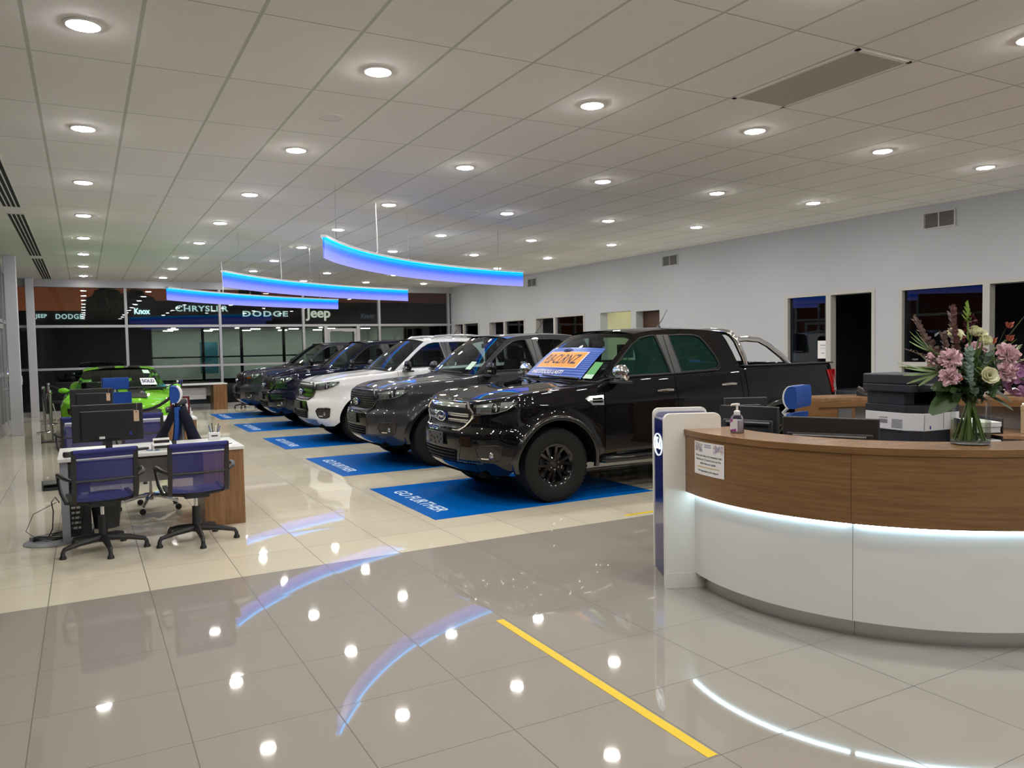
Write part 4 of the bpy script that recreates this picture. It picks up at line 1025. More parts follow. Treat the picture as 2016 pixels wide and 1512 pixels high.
    patch(MB(), F, [(-.55,.2),(.55,.2)], [(-.6,.36),(.6,.36)], 20, 3, .006).build('lower_grille', matt_black, root)
    for sgn in (-1, 1):
        H = lambda th, z, off, s_=sgn: B.fth(math.radians(th)*s_, z, off)
        hl = patch(MB(), H, [(37,.57),(50,.585),(62,.62)], [(36,.665),(50,.70),(64,.715)], 12, 4, .006).build('headlight', lamp_house, root)
        MB().sphere(H(48, .635, -.01), .035, 10).build('projector_lens', lamp_clear, hl)
        MB().sphere((1.62, sgn*.95, .97), .07, 10, (.8, 1.2, .7)).tube([(1.62, sgn*.80, .97), (1.62, sgn*.9, .965)], .02, 6).build('side_mirror', pm, root)
    return root, wsp
co, wsc = coupe('sports_car', 'lime green sports coupe with black stripes and a SOLD card in its windscreen', (.60, 14.75, 0), PI/2, paint_green)
sd = thing('sold_card', 'white card reading SOLD on the green car windscreen', 'sign', (.60, 14.75, 0), PI/2)
# facing -y after the turn: local +y is world -x, so u runs the other way for a reader in front
def SP_(a, b, c=0): return wsc(.52*0 - .62 - a*.9, .22 + b*1.9, .03 + c)
MB().grid([[SP_(a, b) for b in (-.08, 0, .08)] for a in (-.2, -.1, 0, .1, .2)]).build('card', paper, sd)
text('lettering', 'SOLD', mat('navy_ink', (.02, .02, .10), .7), lambda a, b, c: SP_(a, b*.9, .004+c), sd, size=.115, bold=.004, wx=1.15)
st = thing('windscreen_sticker', 'small white sticker high on the green car windscreen', 'sticker', (.60, 14.75, 0), PI/2)
MB().grid([[wsc(-.78, .70, .006), wsc(-.78, .92, .006)], [wsc(-.60, .70, .006), wsc(-.60, .92, .006)]]).build('label', mat('sticker_pale'), st)
coupe('sports_car', 'dark car parked outside beyond the rear glazing, only its roof and screen showing', (.5, 26.2, 0), PI/2, paint_black, stripes=False)
# ------------------------------------------------------------------ chairs
def make_visitor_chair(label, group, fab=None):
    """black framed swivel chair with see-through blue mesh, facing local +y"""
    fab = fab or mesh_fab
    o = thing('visitor_chair', label, 'chair', (0,0,0), 0, group)
    b = MB().lathe([(0,.085),(.045,.085),(.05,.10),(.035,.14),(.032,.30),(0,.30)], 16)
    bo = b.build('base', black_pl, o)
    for k in range(5):
        a = 2*PI*k/5 + .95; dx, dy = cos(a), sin(a)
        leg = MB().tube([(.03*dx, .03*dy, .115), (.20*dx, .20*dy, .098), (.31*dx, .31*dy, .075), (.325*dx, .325*dy, .05)], [.030, .024, .018, .016], 8)
        lo = leg.build('leg', black_pl, bo)
        MB().lathe([(0,0),(.026,0),(.027,.012),(.018,.03),(.014,.055),(0,.055)], 14, (.325*dx, .325*dy, 0)).build('glide', black_pl, bo)
    MB().cyl((0,0,.28), .015, .12, 12).build('gas_lift', chrome, o)
    MB().box(-.10, .10, -.11, .11, .385, .42).tube([(-.20,-.05,.43),(0,-.03,.40),(.20,-.05,.43)], .022, 8).tube([(-.20,.10,.435),(0,.08,.40),(.20,.10,.435)], .022, 8).build('seat_plate', black_pl, o, .008)
    prof = [(-.285,.875),(-.275,.80),(-.255,.70),(-.235,.60),(-.22,.52),(-.20,.475),(-.15,.452),(-.05,.448),(.10,.452),(.20,.46),(.235,.455)]
    for sgn in (-1, 1):
        rows = [[(sgn*(.205), y-.014, z), (sgn*(.238), y-.014, z-.004), (sgn*(.238), y+.014, z), (sgn*(.205), y+.014, z)] if z > .5 else [(sgn*.205, y, z-.018), (sgn*.238, y, z-.018), (sgn*.238, y, z+.012), (sgn*.205, y, z+.012)] for y, z in prof]
        MB().grid(rows, True).build('side_frame', black_pl, o)
        MB().tube([(sgn*.235,-.245,.635),(sgn*.275,-.215,.652),(sgn*.295,-.15,.662),(sgn*.305,.0,.66),(sgn*.30,.11,.645),(sgn*.295,.13,.60),(sgn*.285,.06,.50),(sgn*.26,-.02,.43),(sgn*.20,-.04,.425)], [.013,.016,.019,.019,.017,.014,.014,.016,.016], 8).build('armrest', black_pl, o)
    MB().tube([(-.235,-.245,.625),(0,-.262,.622),(.235,-.245,.625)], .010, 8).build('back_bar', black_pl, o)
    MB().grid([[(x, y + .012*(1-(x/.21)**2)*(-1 if z > .5 else 0), z - (.012*(1-(x/.21)**2) if z < .5 else 0)) for x in [-.21+.42*k/8 for k in range(9)]] for y, z in prof[1:6]]).build('backrest', fab, o)
    MB().grid([[(x, y, z - .012*(1-(x/.21)**2)) for x in [-.21+.42*k/8 for k in range(9)]] for y, z in prof[5:]]).build('seat', fab, o)
    MB().tube([(-.225,-.292,.862),(0,-.300,.862),(.225,-.292,.862)], .019, 10).grid([[(x, -.296, .875), (x, -.292, .842), (x, -.284, .81)] for x in (-.225, 0, .225)]).build('top_roll', mat('blue_fabric_edge', (.03,.035,.20), .8), o)
    MB().cyl((-.25,.02,.42), .008, .02, 6, 'x').build('lever', black_pl, o)
    return o
g_vis = 'blue mesh visitor chairs'
vc = make_visitor_chair('blue mesh visitor chair, left of the pair before the nearest desk', g_vis)
vc.location = (.085, 7.26, 0); vc.rotation_euler = (0, 0, .12)
copy_tree(vc, (.80, 7.20, 0), .02, 'blue mesh visitor chair, right of the pair before the nearest desk', g_vis)
copy_tree(vc, (-.04, 11.02, 0), .0, 'blue mesh chair hidden mostly behind the nearer monitor, at the second desk, left one', g_vis)
copy_tree(vc, (.61, 11.0, 0), .0, 'blue mesh chair at the second desk, between nearer monitor and the hanging jacket', g_vis)
copy_tree(vc, (1.95, 22.6, 0), 1.2, 'small blue mesh chair at the far desk by the rear glazing', g_vis)
copy_tree(vc, (4.05, 23.3, 0), .6, 'dark chair base under the nose of the farthest pickup', g_vis)

def make_task_chair(label, group):
    """high backed blue task chair on a chrome five-star base, facing local +y"""
    o = thing('task_chair', label, 'chair', (0,0,0), 0, group)
    bo = MB().lathe([(0,.10),(.04,.10),(.042,.13),(.032,.17),(0,.17)], 16).build('base', chrome, o)
    for k in range(5):
        a = 2*PI*k/5 + .4; dx, dy = cos(a), sin(a)
        MB().tube([(.03*dx,.03*dy,.145),(.12*dx,.12*dy,.14),(.30*dx,.30*dy,.085)], [.026,.021,.014], 8).build('leg', chrome, bo)
        MB().cyl((.305*dx+.010*dy, .305*dy-.010*dx, .03), .03, .02, 16, 'x').cyl((.305*dx+.010*dy-.02, .305*dy-.010*dx, .03), .03, .015, 16, 'x').build('castor', black_pl, bo)
    MB().cyl((0,0,.16), .022, .26, 12).build('gas_lift', chrome, o)
    MB().box(-.12,.12,-.14,.12,.41,.45).build('mechanism', black_pl, o, .01)
    MB().box(-.245,.245,-.22,.25,.45,.53).build('seat', blue_fab, o, .035)
    rows = []
    for j in range(9):
        z = lerp(.56, 1.06, j/8); y0 = -.235 - .02*sin(PI*j/8) - .05*(j/8)
        w = lerp(.21, .205, j/8)
        rows.append([(w*q, y0 - .035*(1-q*q), z) for q in (-1,-.75,-.5,-.25,0,.25,.5,.75,1)])
    back = [[(x, y+.035, z) for x, y, z in r] for r in rows]
    mb = MB().grid(rows).grid(back)
    for a_, b_ in ((rows[0], back[0]), (rows[-1], back[-1]), ([r[0] for r in rows], [r[0] for r in back]), ([r[-1] for r in rows], [r[-1] for r in back])): mb.grid([a_, b_])
    mb.build('backrest', blue_fab, o, angle=60)
    MB().tube([(0,-.12,.42),(0,-.28,.46),(0,-.325,.62),(0,-.335,.95),(0,-.345,1.06)], [.025,.025,.022,.018,.016], 8).build('back_spine', white_pl, o)
    rows = []; rin = []
    for j in range(9):     # curved headrest, concave to the front
        a = lerp(-1.05, 1.05, j/8); z = 1.19 + .098*sin(a); y = -.235 - .075*cos(a)
        rows.append([(.18*q, y - .02*(1-q*q), z) for q in (-1,-.5,0,.5,1)]); rin.append([(.18*q*.95, -.235 + .02*cos(a) - .012*(1-q*q), z) for q in (-1,-.5,0,.5,1)])
    mb = MB().grid(rows).grid(rin)
    for a_, b_ in ((rows[0], rin[0]), (rows[-1], rin[-1]), ([r[0] for r in rows], [r[0] for r in rin]), ([r[-1] for r in rows], [r[-1] for r in rin])): mb.grid([a_, b_])
    ho = mb.build('headrest', blue_fab, o, angle=60)
    rows2 = [[(x, y-.013, z) for x, y, z in r] for r in rows]; rows1 = [[(x, y-.001, z) for x, y, z in r] for r in rows]
    mb = MB().grid(rows2).grid(rows1)
    for a_, b_ in ((rows2[0], rows1[0]), (rows2[-1], rows1[-1]), ([r[0] for r in rows2], [r[0] for r in rows1]), ([r[-1] for r in rows2], [r[-1] for r in rows1])): mb.grid([a_, b_])
    mb.tube([(0,-.345,1.02),(0,-.38,1.06),(0,-.34,1.10),(0,-.30,1.11)], .014, 8).build('headrest_shell', white_pl, ho)
    for sgn in (-1, 1): MB().tube([(sgn*.20,-.05,.45),(sgn*.28,-.05,.47),(sgn*.29,-.05,.64)], .016, 8).box(sgn*.25, sgn*.33, -.16, .10, .64, .67).build('armrest', black_pl, o, .008)
    return o
g_t = 'blue task chairs with headrests'
tcx = make_task_chair('blue high-backed task chair on a chrome base with a dark jacket over it', g_t)
tcx.location = (.56, 8.93, 0); tcx.rotation_euler = (0, 0, 1.5)
copy_tree(tcx, (.42, 12.55, 0), PI+.1, 'blue task chair facing us behind the second desk, headrest before the green car', g_t)
copy_tree(tcx, (5.0, 4.05, 0), -2.75, 'blue task chair with white headrest shell inside the reception counter', g_t)
copy_tree(vc, (5.85, 3.05, 0), -.55, 'dark blue chair back at the right edge behind the flower vase', g_vis)
# jacket over the first task chair
jk = thing('jacket', 'dark navy jacket draped over the blue chair at the nearest desk', 'jacket', (.56, 8.93, 0), 1.5)
jm = mat('jacket_navy', (.008,.010,.022), .9, spec=.2)
for yc, w0, w1, z1, nm, ph in ((-.42, .10, .22, .56, 'rear_panel', 0), (-.12, .09, .19, .60, 'front_panel', 2)):
    rows = []
    for j in range(13):
        t_ = j/12; z = lerp(1.09, z1, t_); w = lerp(w0, w1, t_); yy = lerp(-.30, yc, t_)
        rows.append([(.19*sin(a)*(1+.25*t_) , yy + (-1 if yc < -.3 else 1)*w*abs(cos(a))*.6 + .014*sin(6*a+ph+j*.4)*t_, z + .012*sin(3*a)*t_ - .05*abs(sin(a))**2*(1-t_)) for a in [-1.5+3.0*k/16 for k in range(17)]])
    MB().grid(rows).build(nm, jm, jk, angle=80)
for sgn in (-1, 1): MB().tube([(sgn*.13,-.33,1.02),(sgn*.20,-.37,.92),(sgn*.23,-.42,.76),(sgn*.22,-.44,.60)], [.045,.056,.054,.046], 10).build('sleeve', jm, jk, angle=80)
MB().tube([(-.10,-.27,1.08),(-.05,-.36,1.11),(.05,-.36,1.11),(.10,-.27,1.08)], [.02,.028,.028,.02], 8).build('collar', mat('jacket_grey', (.05,.05,.055), .85), jk)

# ------------------------------------------------------------------ desks on the left
def desk(label, x0, x1, y0, y1, z=.735, pw=.37, group='white topped sales desks'):
    o = thing('desk', label, 'desk', ((x0+x1)/2, (y0+y1)/2, 0), 0, group)
    K = dict(parent=o, world=True)
    MB().box(x0, x1, y0, y1, z-.03, z).build('desktop', white_lam, bevel=.003, **K)
    MB().box(x1-pw, x1-.01, y0+.02, y1-.02, 0, z-.032).build('pedestal', wood_v, bevel=.002, **K)
    MB().box(x0+.015, x0+.075, y0+.04, y1-.04, 0, z-.032).build('leg_panel', mat('desk_grey', (.30,.32,.37), .5), bevel=.002, **K)
    MB().box(x0+.075, x1-pw, y1-.20, y1-.18, z-.36, z-.032).build('modesty_panel', mat('desk_pale_grey', (.50,.50,.52), .5), **K)
    MB().box(x0+.075, x1-pw, y0+.10, y1-.10, z-.06, z-.031).build('beam', black_pl, **K)
    return o
desk('nearest white topped desk with walnut end, two blue chairs before it', -.235, 1.30, 7.67, 8.57)
desk('second white topped desk with walnut end, holding a maroon picture frame', -.25, 1.33, 11.42, 12.12)
desk('far white topped desk with walnut end against the rear glazing', 1.95, 3.52, 23.15, 23.95)
tag(bpy.data.objects['desk.002'])
def monitor(label, x, y, zt, w=.575, hgt=.335, rz=0, deskz=.735, tagc=True, group='computer monitors', sleek=False):
    """screen towards local +y, so the back faces -y"""
    o = thing('monitor', label, 'monitor', (x, y, deskz), rz, group); z1 = zt-deskz; z0 = z1-hgt
    b = MB().box(-w/2, w/2, -.012, .022, z0, z1)
    b.build('casing', black_pl, o, .006)
    MB().box(-w/2+.012, w/2-.012, .0215, .024, z0+.015, z1-.012).build('screen', black_sh, o)
    if sleek:
        MB().box(-w/2+.03, w/2-.03, -.03, -.010, z0+.03, z1-.10).build('back_cover', black_pl, o, .012)
        mb = MB()
        for k in range(36): mb.box(-w*.36+k*w*.02, -w*.36+k*w*.02+.004, -.034, -.029, z1-.155, z1-.135)
        mb.build('vent_slots', matt_black, o)
        MB().tube([(-w*.38,-.03,z1-.12),(w*.38,-.03,z1-.12)], .006, 6).build('vent_trim', grey_pl, o)
    else:
        MB().box(-w/2+.07, w/2-.04, -.034, -.010, z0+.02, z1-.065).build('back_cover', mat('casing_dark', (.010,.010,.012), .5), o, .008)
        MB().box(-w/2+.07, w/2-.07, -.036, -.012, z1-.062, z1-.058).build('trim_line', grey_pl, o)
    MB().box(-.028, .028, .0, .02, 0.01, z0+.02).build('stand', black_pl, o, .004)
    MB().box(-.12, .12, -.11, .09, 0, .014).build('foot', black_pl, o, .004)
    if tagc:
        tg = MB().box(w/2-.078, w/2-.034, -.0385, -.036, z1-.165, z1-.065).build('asset_tag', manila, o)
        MB().tube([(w/2-.056, -.040, z1-.078), (w/2-.05, -.04, z1-.03), (w/2-.045, -.015, z1)], .0012, 4).build('tag_string', mat('string', (.5,.4,.35), .9), tg)
        MB().box(w/2-.062, w/2-.050, -.0395, -.0385, z1-.085, z1-.073).build('tag_print', mat('tag_brown', (.25,.07,.05), .8), tg)
    return o
mo = monitor('large black monitor seen from behind with a beige tag, on the nearest desk', .17, 7.95, 1.172)
MB().box(-.075,-.03,-.055,-.04,.13,.15).build('connector', white_pl, mo); MB().box(.17,.19,-.045,-.036,.15,.18).build('sticker', mat('sticker_blue', (.01,.04,.3), .5), mo)
monitor('black monitor with a beige tag on the second desk, before the green car', .07, 11.65, 1.172, w=.50, hgt=.32)
# things on the nearest desk
Z1 = .735
o = thing('desk_device', 'white and black tiered desk device at the right of the monitor', 'device', (.60, 7.86, Z1), .05)
MB().prism([(-.05,0),(.05,0),(.055,.03),(.03,.075),(-.05,.05)], -.085, .085, 'yz').build('body', white_pl, o, .006)
MB().box(-.07,.07,-.056,-.045,.018,.042).build('slot', black_pl, o)
MB().prism([(.0,.06),(.03,.075),(.045,.10),(.035,.105)], -.07, .07, 'yz').build('top_tray', white_pl, o)
MB().box(-.065,.065,-.012,.012,.062,.088).build('roller', black_pl, o)
o = thing('desk_phone_handset', 'small dark handset lying on the nearest desk beside the white device', 'phone', (.44, 7.95, Z1), .5)
MB().box(-.06,.06,-.022,.022,0,.022).build('body', black_pl, o, .008); MB().box(-.03,.03,-.015,.015,.0221,.024).build('buttons', grey_pl, o)
o = thing('pen', 'blue pen lying by the white device on the nearest desk', 'pen', (.52, 7.82, Z1), -.5)
MB().tube([(-.06,0,.006),(.06,0,.006)], .004, 6).build('barrel', mat('pen_blue', (.02,.08,.3), .4), o); MB().tube([(.06,0,.006),(.075,0,.006)], [.004,.001], 6).build('nib', steel, o)
o = thing('desk_gadget', 'small round black gadget at the left corner of the nearest desk', 'gadget', (-.16, 7.80, Z1))
MB().lathe([(0,.0),(.03,0),(.036,.02),(.03,.045),(0,.05)], 16).build('body', black_pl, o); MB().tube([(0,0,.02),(.03,.04,.004),(.07,.03,.003)], .003, 5).build('cable', black_pl, o)
o = thing('pen_holder', 'white pen holder with pens at the far right of the nearest desk', 'pen holder', (1.13, 8.40, Z1))
MB().box(-.055,.055,-.03,.03,0,.075).build('cup', white_pl, o, .004); MB().box(-.03,.03,-.032,-.030,.035,.048).build('print', ink, o)
for k, (dx, hh, mm) in enumerate([(-.03,.15,'pen_blue'),(-.01,.17,'ink'),(.015,.145,'white_plastic'),(.03,.16,'ink'),(.04,.14,'pen_blue')]):
    MB().tube([(dx,0,.07),(dx*1.6,.01,hh)], .004, 6).build('pen', MATS[mm], o)
o = thing('cup', 'small black cup beside the white device on the nearest desk', 'cup', (.70, 7.95, Z1))
MB().lathe([(0,0),(.032,0),(.036,.07),(.032,.07),(.030,.01)], 18).build('body', black_pl, o); MB().box(-.037,-.036,-.008,.008,.02,.05).build('mark', grey_pl, o)
o = thing('papers', 'thin white papers on the right end of the nearest desk', 'paper', (1.16, 7.98, Z1), .2)
MB().box(-.1,.1,-.14,.14,0,.002).build('sheet', paper, o); MB().tube([(-.06,-.10,.006),(.05,-.08,.006)], .004, 6).build('pen', ink, o)
# under the nearest desk
o = thing('computer_tower', 'black computer tower under the nearest desk beside the grey leg', 'computer', (-.08, 8.10, 0))
MB().box(-.085,.085,-.2,.22,.03,.44).build('case', black_pl, o, .004)
mb = MB()
for k in range(7): mb.box(-.07,.0,-.203,-.2,.08+k*.045,.10+k*.045)
mb.box(.01,.07,-.203,-.2,.30,.40).build('rear_ports', steel, o)
for x in (-.03,.01,.04): MB().tube([(x,-.2,.33),(x,-.25,.30),(x-.02,-.24,.15),(x-.05,-.21,.02)], .004, 5).build('cable', black_pl, o)
MB().box(-.1,.1,-.2,.22,0,.03).build('trolley', black_pl, o)
o = thing('waste_bin', 'dark grey waste bin with a clear liner under the nearest desk', 'bin', (.13, 8.25, 0))
MB().lathe([(0,0),(.105,0),(.14,.32),(.145,.325),(.135,.32),(.10,.01)], 28).build('bin', mat('bin_grey', (.055,.055,.06), .5), o)
MB().lathe([(.146,.33),(.150,.30),(.146,.24),(.137,.33)], 28).build('liner', glass_mat('bin_liner', (.7,.7,.75)), o)
o = thing('power_board', 'black power board and looped cables on the floor left of the nearest desk', 'cables', (-.36, 7.90, 0))
for k in range(4):
    rr = .05 + .018*k
    MB().tube([(rr*1.5*cos(t_)+.02*sin(3*t_+k)+.03*k, rr*sin(t_), .012+.012*k+.01*sin(2*t_)) for t_ in [2*PI*q/28 for q in range(28)]], .0045, 5, True).build('cable', black_pl, o)
MB().tube([(.02,0,.02),(.06,.02,.10),(.07,.05,.25),(.06,.04,.33),(.09,.02,.38),(.12,.05,.32)], .005, 5).tube([(-.05,0,.02),(-.14,.03,.10),(-.08,.05,.24),(.1,.03,.33)], .003, 5).build('cable', black_pl, o)
MB().box(-.12,.05,.04,.10,0,.04).build('socket_strip', grey_pl, o, .004)
o = thing('floor_plate', 'grey half-round floor plate under the cables left of the desk', 'floor plate', (-.30, 7.86, 0))
MB().lathe([(0,.0),(.22,0),(.225,.006),(.21,.010),(0,.010)], 32).build('plate', mat('plate_grey', (.28,.30,.32), .4), o)
MB().lathe([(.20,.0102),(.205,.012),(.21,.0102)], 32).build('rim_line', grey_pl, o)
o = thing('footrest', 'flat black footrest on the floor left of the second desk', 'footrest', (-.36, 10.95, 0), .1)
MB().prism([(-.12,.0),(.12,0),(.12,.09),(.10,.095),(-.12,.03)], -.14, .14, 'yz').build('platform', black_pl, o, .004); MB().box(-.13,.13,-.1,.1,.06,.062).build('tread', matt_black, o)
# things on the second desk
o = thing('picture_frame', 'maroon framed certificate standing on the second desk', 'picture frame', (1.15, 11.75, .735), -.15)
fr_m = mat('maroon_frame', (.10,.008,.012), .3)
K = .10
MB().prism([(-.115,0),(.115,0),(.115,.27),(-.115,.27)], -.008, .0).build('backing_board', paper, o)
MB().box(-.125,-.10,-.02,.006,0,.28).box(.10,.125,-.02,.006,0,.28).box(-.10,.10,-.02,.006,.255,.28).box(-.10,.10,-.02,.006,0,.025).build('frame', fr_m, o)
MB().box(-.035,.035,-.010,-.008,.205,.218).box(-.06,.06,-.010,-.008,.16,.165).box(-.05,.05,-.010,-.008,.13,.134).build('print', ink, o)
MB().box(-.01,.01,.0,.08,0,.006).tube([(0,.004,.2),(0,.08,.005)], .004, 6).build('easel', black_pl, o)
for k, (dx, zz, lb) in enumerate([(0, 0, 'lower white box stacked on the right end of the second desk'), (-.02, .055, 'upper white box stacked on the right end of the second desk')]):
    o = thing('card_box', lb, 'box', (1.25+dx, 11.85, .735+zz), 0, 'white boxes on the second desk')
    MB().box(-.06,.06,-.09,.09,0,.052).build('box', paper, o, .002); MB().box(-.062,.062,-.092,.092,.038,.0545).build('lid', white_pl, o)
# far desk extras: drawer
MB().box(2.35, 2.98, 23.42, 23.46, .30, .62).build('drop_panel', mat('desk_pale_grey'), bpy.data.objects['desk.002'], world=True)

# barrier posts and ropes
def post(x, y, label, sq=False):
    o = thing('barrier_post', label, 'barrier post', (x, y, 0), 0, 'chrome barrier posts')
    if sq: MB().box(-.17,.17,-.17,.17,0,.02).build('base', mat('base_brown', (.06,.045,.04), .4), o, .004)
    else: MB().lathe([(0,.045),(.05,.04),(.15,.022),(.165,.012),(.165,0),(0,0)], 32).build('base', chrome, o)
    MB().cyl((0,0,.02), .024, .88, 16).build('post', steel, o)
    MB().lathe([(0,.97),(.03,.968),(.036,.95),(.036,.90),(.026,.895),(0,.895)], 18).build('cap', chrome, o)
post(-.765, 19.0, 'nearer round based chrome barrier post beside the left column')
post(-.745, 21.1, 'farther chrome barrier post beside the left column')
post(-.58, 16.95, 'barrier post with a square dark base left of the green car', True)
post(1.32, 14.1, 'chrome barrier post at the right front corner of the green car')
post(1.92, 20.0, 'chrome barrier post farther back right of the green car')
post(.30, 13.95, 'chrome barrier post before the green car bumper, behind the desk chair')
def rope(a, b, low, label):
    mb = MB(); N = 20; pts = [(lerp(a[0], b[0], t_/N), lerp(a[1], b[1], t_/N), lerp(a[2], b[2], t_/N) - low*4*(t_/N)*(1-t_/N)) for t_ in range(N+1)]
    o = mb.tube(pts, .026, 8).build('barrier_rope', mat('rope_black', (.008,.008,.01), .85)); tag(o, label, 'rope', 'black barrier ropes')
rope((-.765,18.97,.90), (-.58,16.99,.90), .42, 'drooping black rope between the two left barrier posts')
rope((1.29,14.1,.93), (.33,13.95,.90), .22, 'black rope sagging in front of the green car')
rope((-.71,21.1,.90), (1.89,20.0,.90), .35, 'black rope behind the green car')
# black chair in the corner
def black_chair(x, y, rz, label):
    o = thing('armchair', label, 'chair', (x, y, 0), rz, 'black waiting chairs in the left corner')
    MB().box(-.25,.25,-.22,.25,.42,.47).build('seat', black_pl, o, .02)
    MB().prism([(-.26,.48),(-.20,.48),(-.26,.92),(-.32,.92)], -.24, .24, 'yz').build('backrest', black_pl, o, .015)
    for sgn in (-1, 1): MB().tube([(sgn*.26,.24,.01),(sgn*.26,.22,.45),(sgn*.27,.10,.66),(sgn*.27,-.24,.66)], .012, 8).tube([(sgn*.26,-.30,.01),(sgn*.25,-.1,.44)], .012, 8).build('leg', chrome, o)
black_chair(-.55, 22.6, 2.7, 'black waiting chair by the slim corner column, left one')
black_chair(.25, 23.0, 3.3, 'black waiting chair behind the left side of the green car')
# ------------------------------------------------------------------ reception counter
CX, CY_ = 4.86, 3.48
def A(r, deg, z): return (CX + r*cos(math.radians(deg)), CY_ + r*sin(math.radians(deg)), z)
def arcbox(r0, r1, a0, a1, z0, z1, c=(CX, CY_), n=None):
    n = n or max(4, int(abs(a1-a0)/2)); rows = []
    for k in range(n+1):
        a = math.radians(lerp(a0, a1, k/n)); P = lambda r, z: (c[0]+r*cos(a), c[1]+r*sin(a), z)
        rows.append([P(r0, z0), P(r1, z0), P(r1, z1), P(r0, z1)])
    mb = MB().grid(rows, True); mb.add(rows[0], [(0,1,2,3)]); mb.add(rows[-1], [(3,2,1,0)]); return mb
rc = thing('reception_counter', 'large curved reception counter, walnut band over white panels with an underlit strip', 'counter', (CX, CY_, 0))
A0 = 158.3; SE = [208.7, 259.1, 309.5]
KW = dict(parent=rc, world=True)
sp_ = [A0] + SE + [332]
arcbox(1.15, 1.488, A0, 332, 1.025, 1.06, n=110).build('countertop', wood_top, bevel=.002, **KW)
arcbox(1.482, 1.489, A0, 332, 1.023, 1.0595, n=110).build('countertop_edge', wood_h, **KW)
for a, b in zip(sp_[:-1], sp_[1:]):
    arcbox(1.44, 1.48, a+.04, b-.04, .645, 1.022, n=34).build('wood_panel', wood_h, **KW)
    arcbox(1.38, 1.42, a+.05, b-.05, .10, .645, n=34).build('white_panel', white_lam, **KW)
    arcbox(1.34, 1.355, a+.05, b-.05, 0, .10, n=34).build('kick_plate', steel, **KW)
led = mat('counter_led', (1,1,1), emit=(.58, .86, 1.0), es=22)
for a, b in zip(sp_[:-1], sp_[1:]): arcbox(1.4225, 1.436, a+.6, b-.6, .634, .644, n=34).build('led_strip', led, **KW)
arcbox(1.36, 1.38, A0, 332, 0.1, 1.02, n=60).build('inner_frame', mat('inner_dark', (.06,.06,.06), .7), **KW)
arcbox(.62, 1.36, 175, 332, .705, .735, n=60).build('work_surface', wood_top, **KW)
arcbox(1.15, 1.18, A0+6, 332, .735, 1.02, n=60).build('inner_panel', wood_h, **KW)
# small glowing gaps are real: brushed kick plate reflects them
# sign tower
O3 = Vector((3.332, 4.024, 0)); U = Vector((.907, -.42, 0)).normalized(); V = Vector((.42, .907, 0)).normalized()
tw = thing('sign_tower', 'white and deep blue sign tower with a lit oval logo at the counter end', 'sign', O3, math.atan2(U.y, U.x))
def rslab(u0, u1, z1, v0, v1, r=.045):
    p = [(u0,0),(u1,0)] + [(u1-r+r*cos(a), z1-r+r*sin(a)) for a in [PI/2*k/6 for k in range(7)]] + [(u0+r+r*cos(a), z1-r+r*sin(a)) for a in [PI/2+PI/2*k/6 for k in range(7)]]
    return MB().prism(p, v0, v1, 'xz')
rslab(0, .385, 1.163, 0, .035).build('front_slab', cream_lam, tw, .003)
MB().box(.0, .255, -.004, .0, 0, .098).build('kick_board', cream_lam, tw)
rslab(.058, .455, 1.16, .515, .545).build('rear_slab', cream_lam, tw, .003)
rslab(.075, .44, 1.135, .485, .515, .03).build('inner_slab', mat('lilac_grey', (.30,.31,.42), .4), tw)
MB().box(.055, .40, .036, .484, 0, 1.11).build('blue_core', blue_sign, tw, .02)
lit = mat('lit_sign_white', (1,1,1), emit=(.80,.95,1), es=1.3)
LF = lambda u, v, w=0: (.054 - w, .365 - u, .915 + v)     # left-facing side of the core
N = 40
oo = MB().tube([LF(.105*cos(2*PI*k/N), .076*sin(2*PI*k/N), .002) for k in range(N)], .0032, 6, True).build('lit_ring', lit, tw)
ford_strokes(lambda x, y: LF(x*.098, y*.12, .002), MB(), .005).build('lit_lettering', lit, oo)
# notice on the counter front
no = thing('paper_notice', 'white notice about keeping distance taped to the walnut counter front', 'sign', A(1.483, 172.4, .9))
def NP(u, v, w=0):   # u: metres to the right as read
    a = 166.5 + math.degrees((u+.155)/1.483); return A(1.4815 + w + .004*sin((u+.155)*9)*(.5-v), a, .898 + v*1.0)
MB().grid([[NP(-.155+.31*i/12, -.104+.208*k/4, .001) for k in range(5)] for i in range(13)]).build('sheet', paper, no, world=True)
for s_, v, sz, mm in [('Please also help us by keeping a safe', .018, .0185, 'ink'), ('distance of 1.5 metres and use the', -.006, .0185, 'ink'), ('yellow lines as a guide.', -.030, .0185, 'ink'), ('We appreciate your support', -.078, .0185, 'ink')]:
    text('lettering', s_, MATS[mm], lambda a, b, c, v=v: NP(a, b+v, .0022+c), no, size=sz, world=True, bold=.0002)
MB().grid([[NP(-.115+.23*i/10, -.056, .0022), NP(-.115+.23*i/10, -.051, .0022)] for i in range(11)]).build('orange_rule', mat('orange_rule', (.65,.42,.12), .8), no, world=True)
mb = MB()
for v in (.085, .072): mb.grid([[NP(-.035+.07*i/4, v, .0022), NP(-.035+.07*i/4, v+.007, .0022)] for i in range(5)])
mb.build('header_print', mat('grey_ink'), no, world=True)
random.seed(3)
for nm, cl in (('pattern_pink', (.6,.35,.35)), ('pattern_violet', (.4,.38,.6)), ('pattern_grey', (.5,.5,.55))):
    mb = MB()
    for k in range(16):
        for sgn in (-1, 1):
            u = sgn*random.uniform(.06, .145); v = random.uniform(.045, .095); r_ = random.uniform(.004, .009)
            mb.tube([NP(u+r_*cos(q), v+r_*sin(q), .0022) for q in [2*PI*j/6 for j in range(6)]], .0007, 3, True)
    mb.build('corner_pattern', mat(nm, cl, .9), no, world=True)
